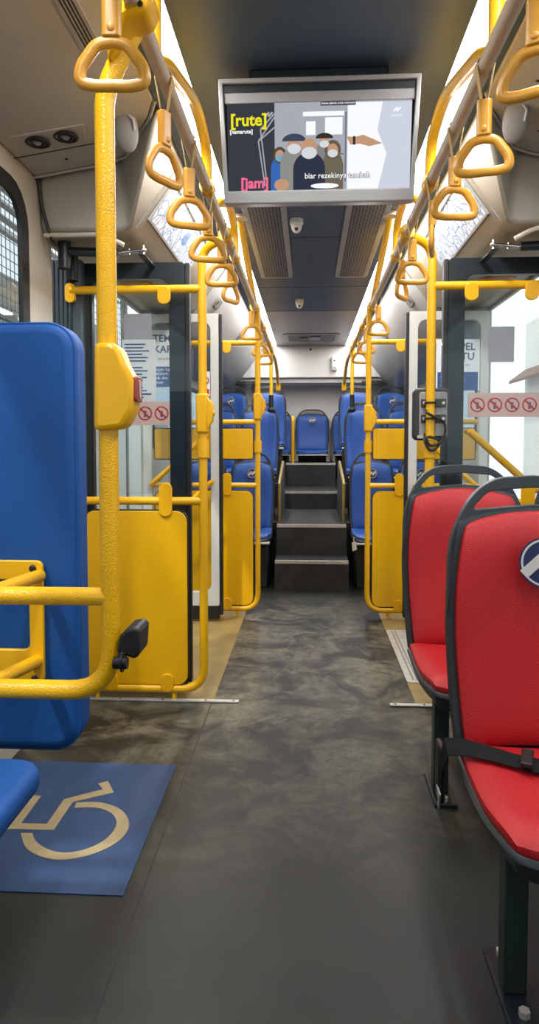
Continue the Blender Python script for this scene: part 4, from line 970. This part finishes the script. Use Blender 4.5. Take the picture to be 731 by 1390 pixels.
r.build('roof_slat', 'slat', e, smooth=False)
e = thing('street_building', 'bright white building with brown eaves seen through the door glass behind the red seats', 'building', (6, 9, -.6))
MB().box(5.5, 9, 2, 18, -.6, 4.2).build('wall', 'concrete', e, smooth=False)
MB().prism([(5.1, 2, 2.75), (5.5, 2, 3.05), (5.5, 2, 2.95), (5.1, 2, 2.68)], (0, 16, 0)).build('eave', 'roof', e, smooth=False)
struct(MB().box(-6.1, -6, -2, 20, -.12, 4.5).build('wall_station', 'backwall', smooth=False), 'grey beige wall far outside behind the wire mesh')
for k in range(7):
    wn = MB().box(5.46, 5.5, 3.4+k*2, 4.5+k*2, .6, 1.9).build('window_frame', 'white', e, smooth=False)
    MB().box(5.45, 5.47, 3.48+k*2, 4.42+k*2, .68, 1.82).build('pane', 'darkglass', wn, smooth=False)

# ================================================================== LIGHT, WORLD, CAMERA
wd = bpy.data.worlds.new('World'); bpy.context.scene.world = wd; wd.use_nodes = True
bg = wd.node_tree.nodes['Background']; bg.inputs[0].default_value = (.86, .93, 1., 1); bg.inputs[1].default_value = 1.6
sun = bpy.data.lights.new('sun', 'SUN'); sun.energy = 3.; sun.angle = .05; sun.color = (1, .96, .9)
so = bpy.data.objects.new('sun', sun); C.objects.link(so); so.rotation_euler = (math.radians(28), math.radians(-22), 0)
for s in (-1, 1):
    for y0, y1, pw in ((.3, 2.9, 25), (3.0, 5.4, 18), (5.6, 8.4, 24)):
        l = bpy.data.lights.new('strip_lamp', 'AREA'); l.shape = 'RECTANGLE'; l.size = .09; l.size_y = y1-y0; l.energy = pw; l.color = (1, .985, .965)
        o = bpy.data.objects.new('strip_lamp', l); C.objects.link(o); o.location = (s*.47, (y0+y1)/2, 2.368)
cam = bpy.data.cameras.new('camera'); co = bpy.data.objects.new('camera', cam); C.objects.link(co)
cam.sensor_fit = 'HORIZONTAL'; cam.sensor_width = 36; cam.lens = 930/731*36; cam.shift_y = -45/731; cam.clip_start = .05
co.location = (-.03, 0, 1.2); co.rotation_euler = (PI/2-math.atan(50/930), 0, math.atan(52.5/930))
sc_ = bpy.context.scene; sc_.camera = co
sc_.view_settings.view_transform = 'Standard'; sc_.view_settings.look = 'None'; sc_.view_settings.exposure = 0
sc_.cycles.use_denoising = True; sc_.cycles.max_bounces = 10; sc_.cycles.transparent_max_bounces = 24; sc_.cycles.caustics_reflective = False; sc_.cycles.sample_clamp_indirect = 6
for o in bpy.data.objects:
    if '_w' in o: del o['_w']
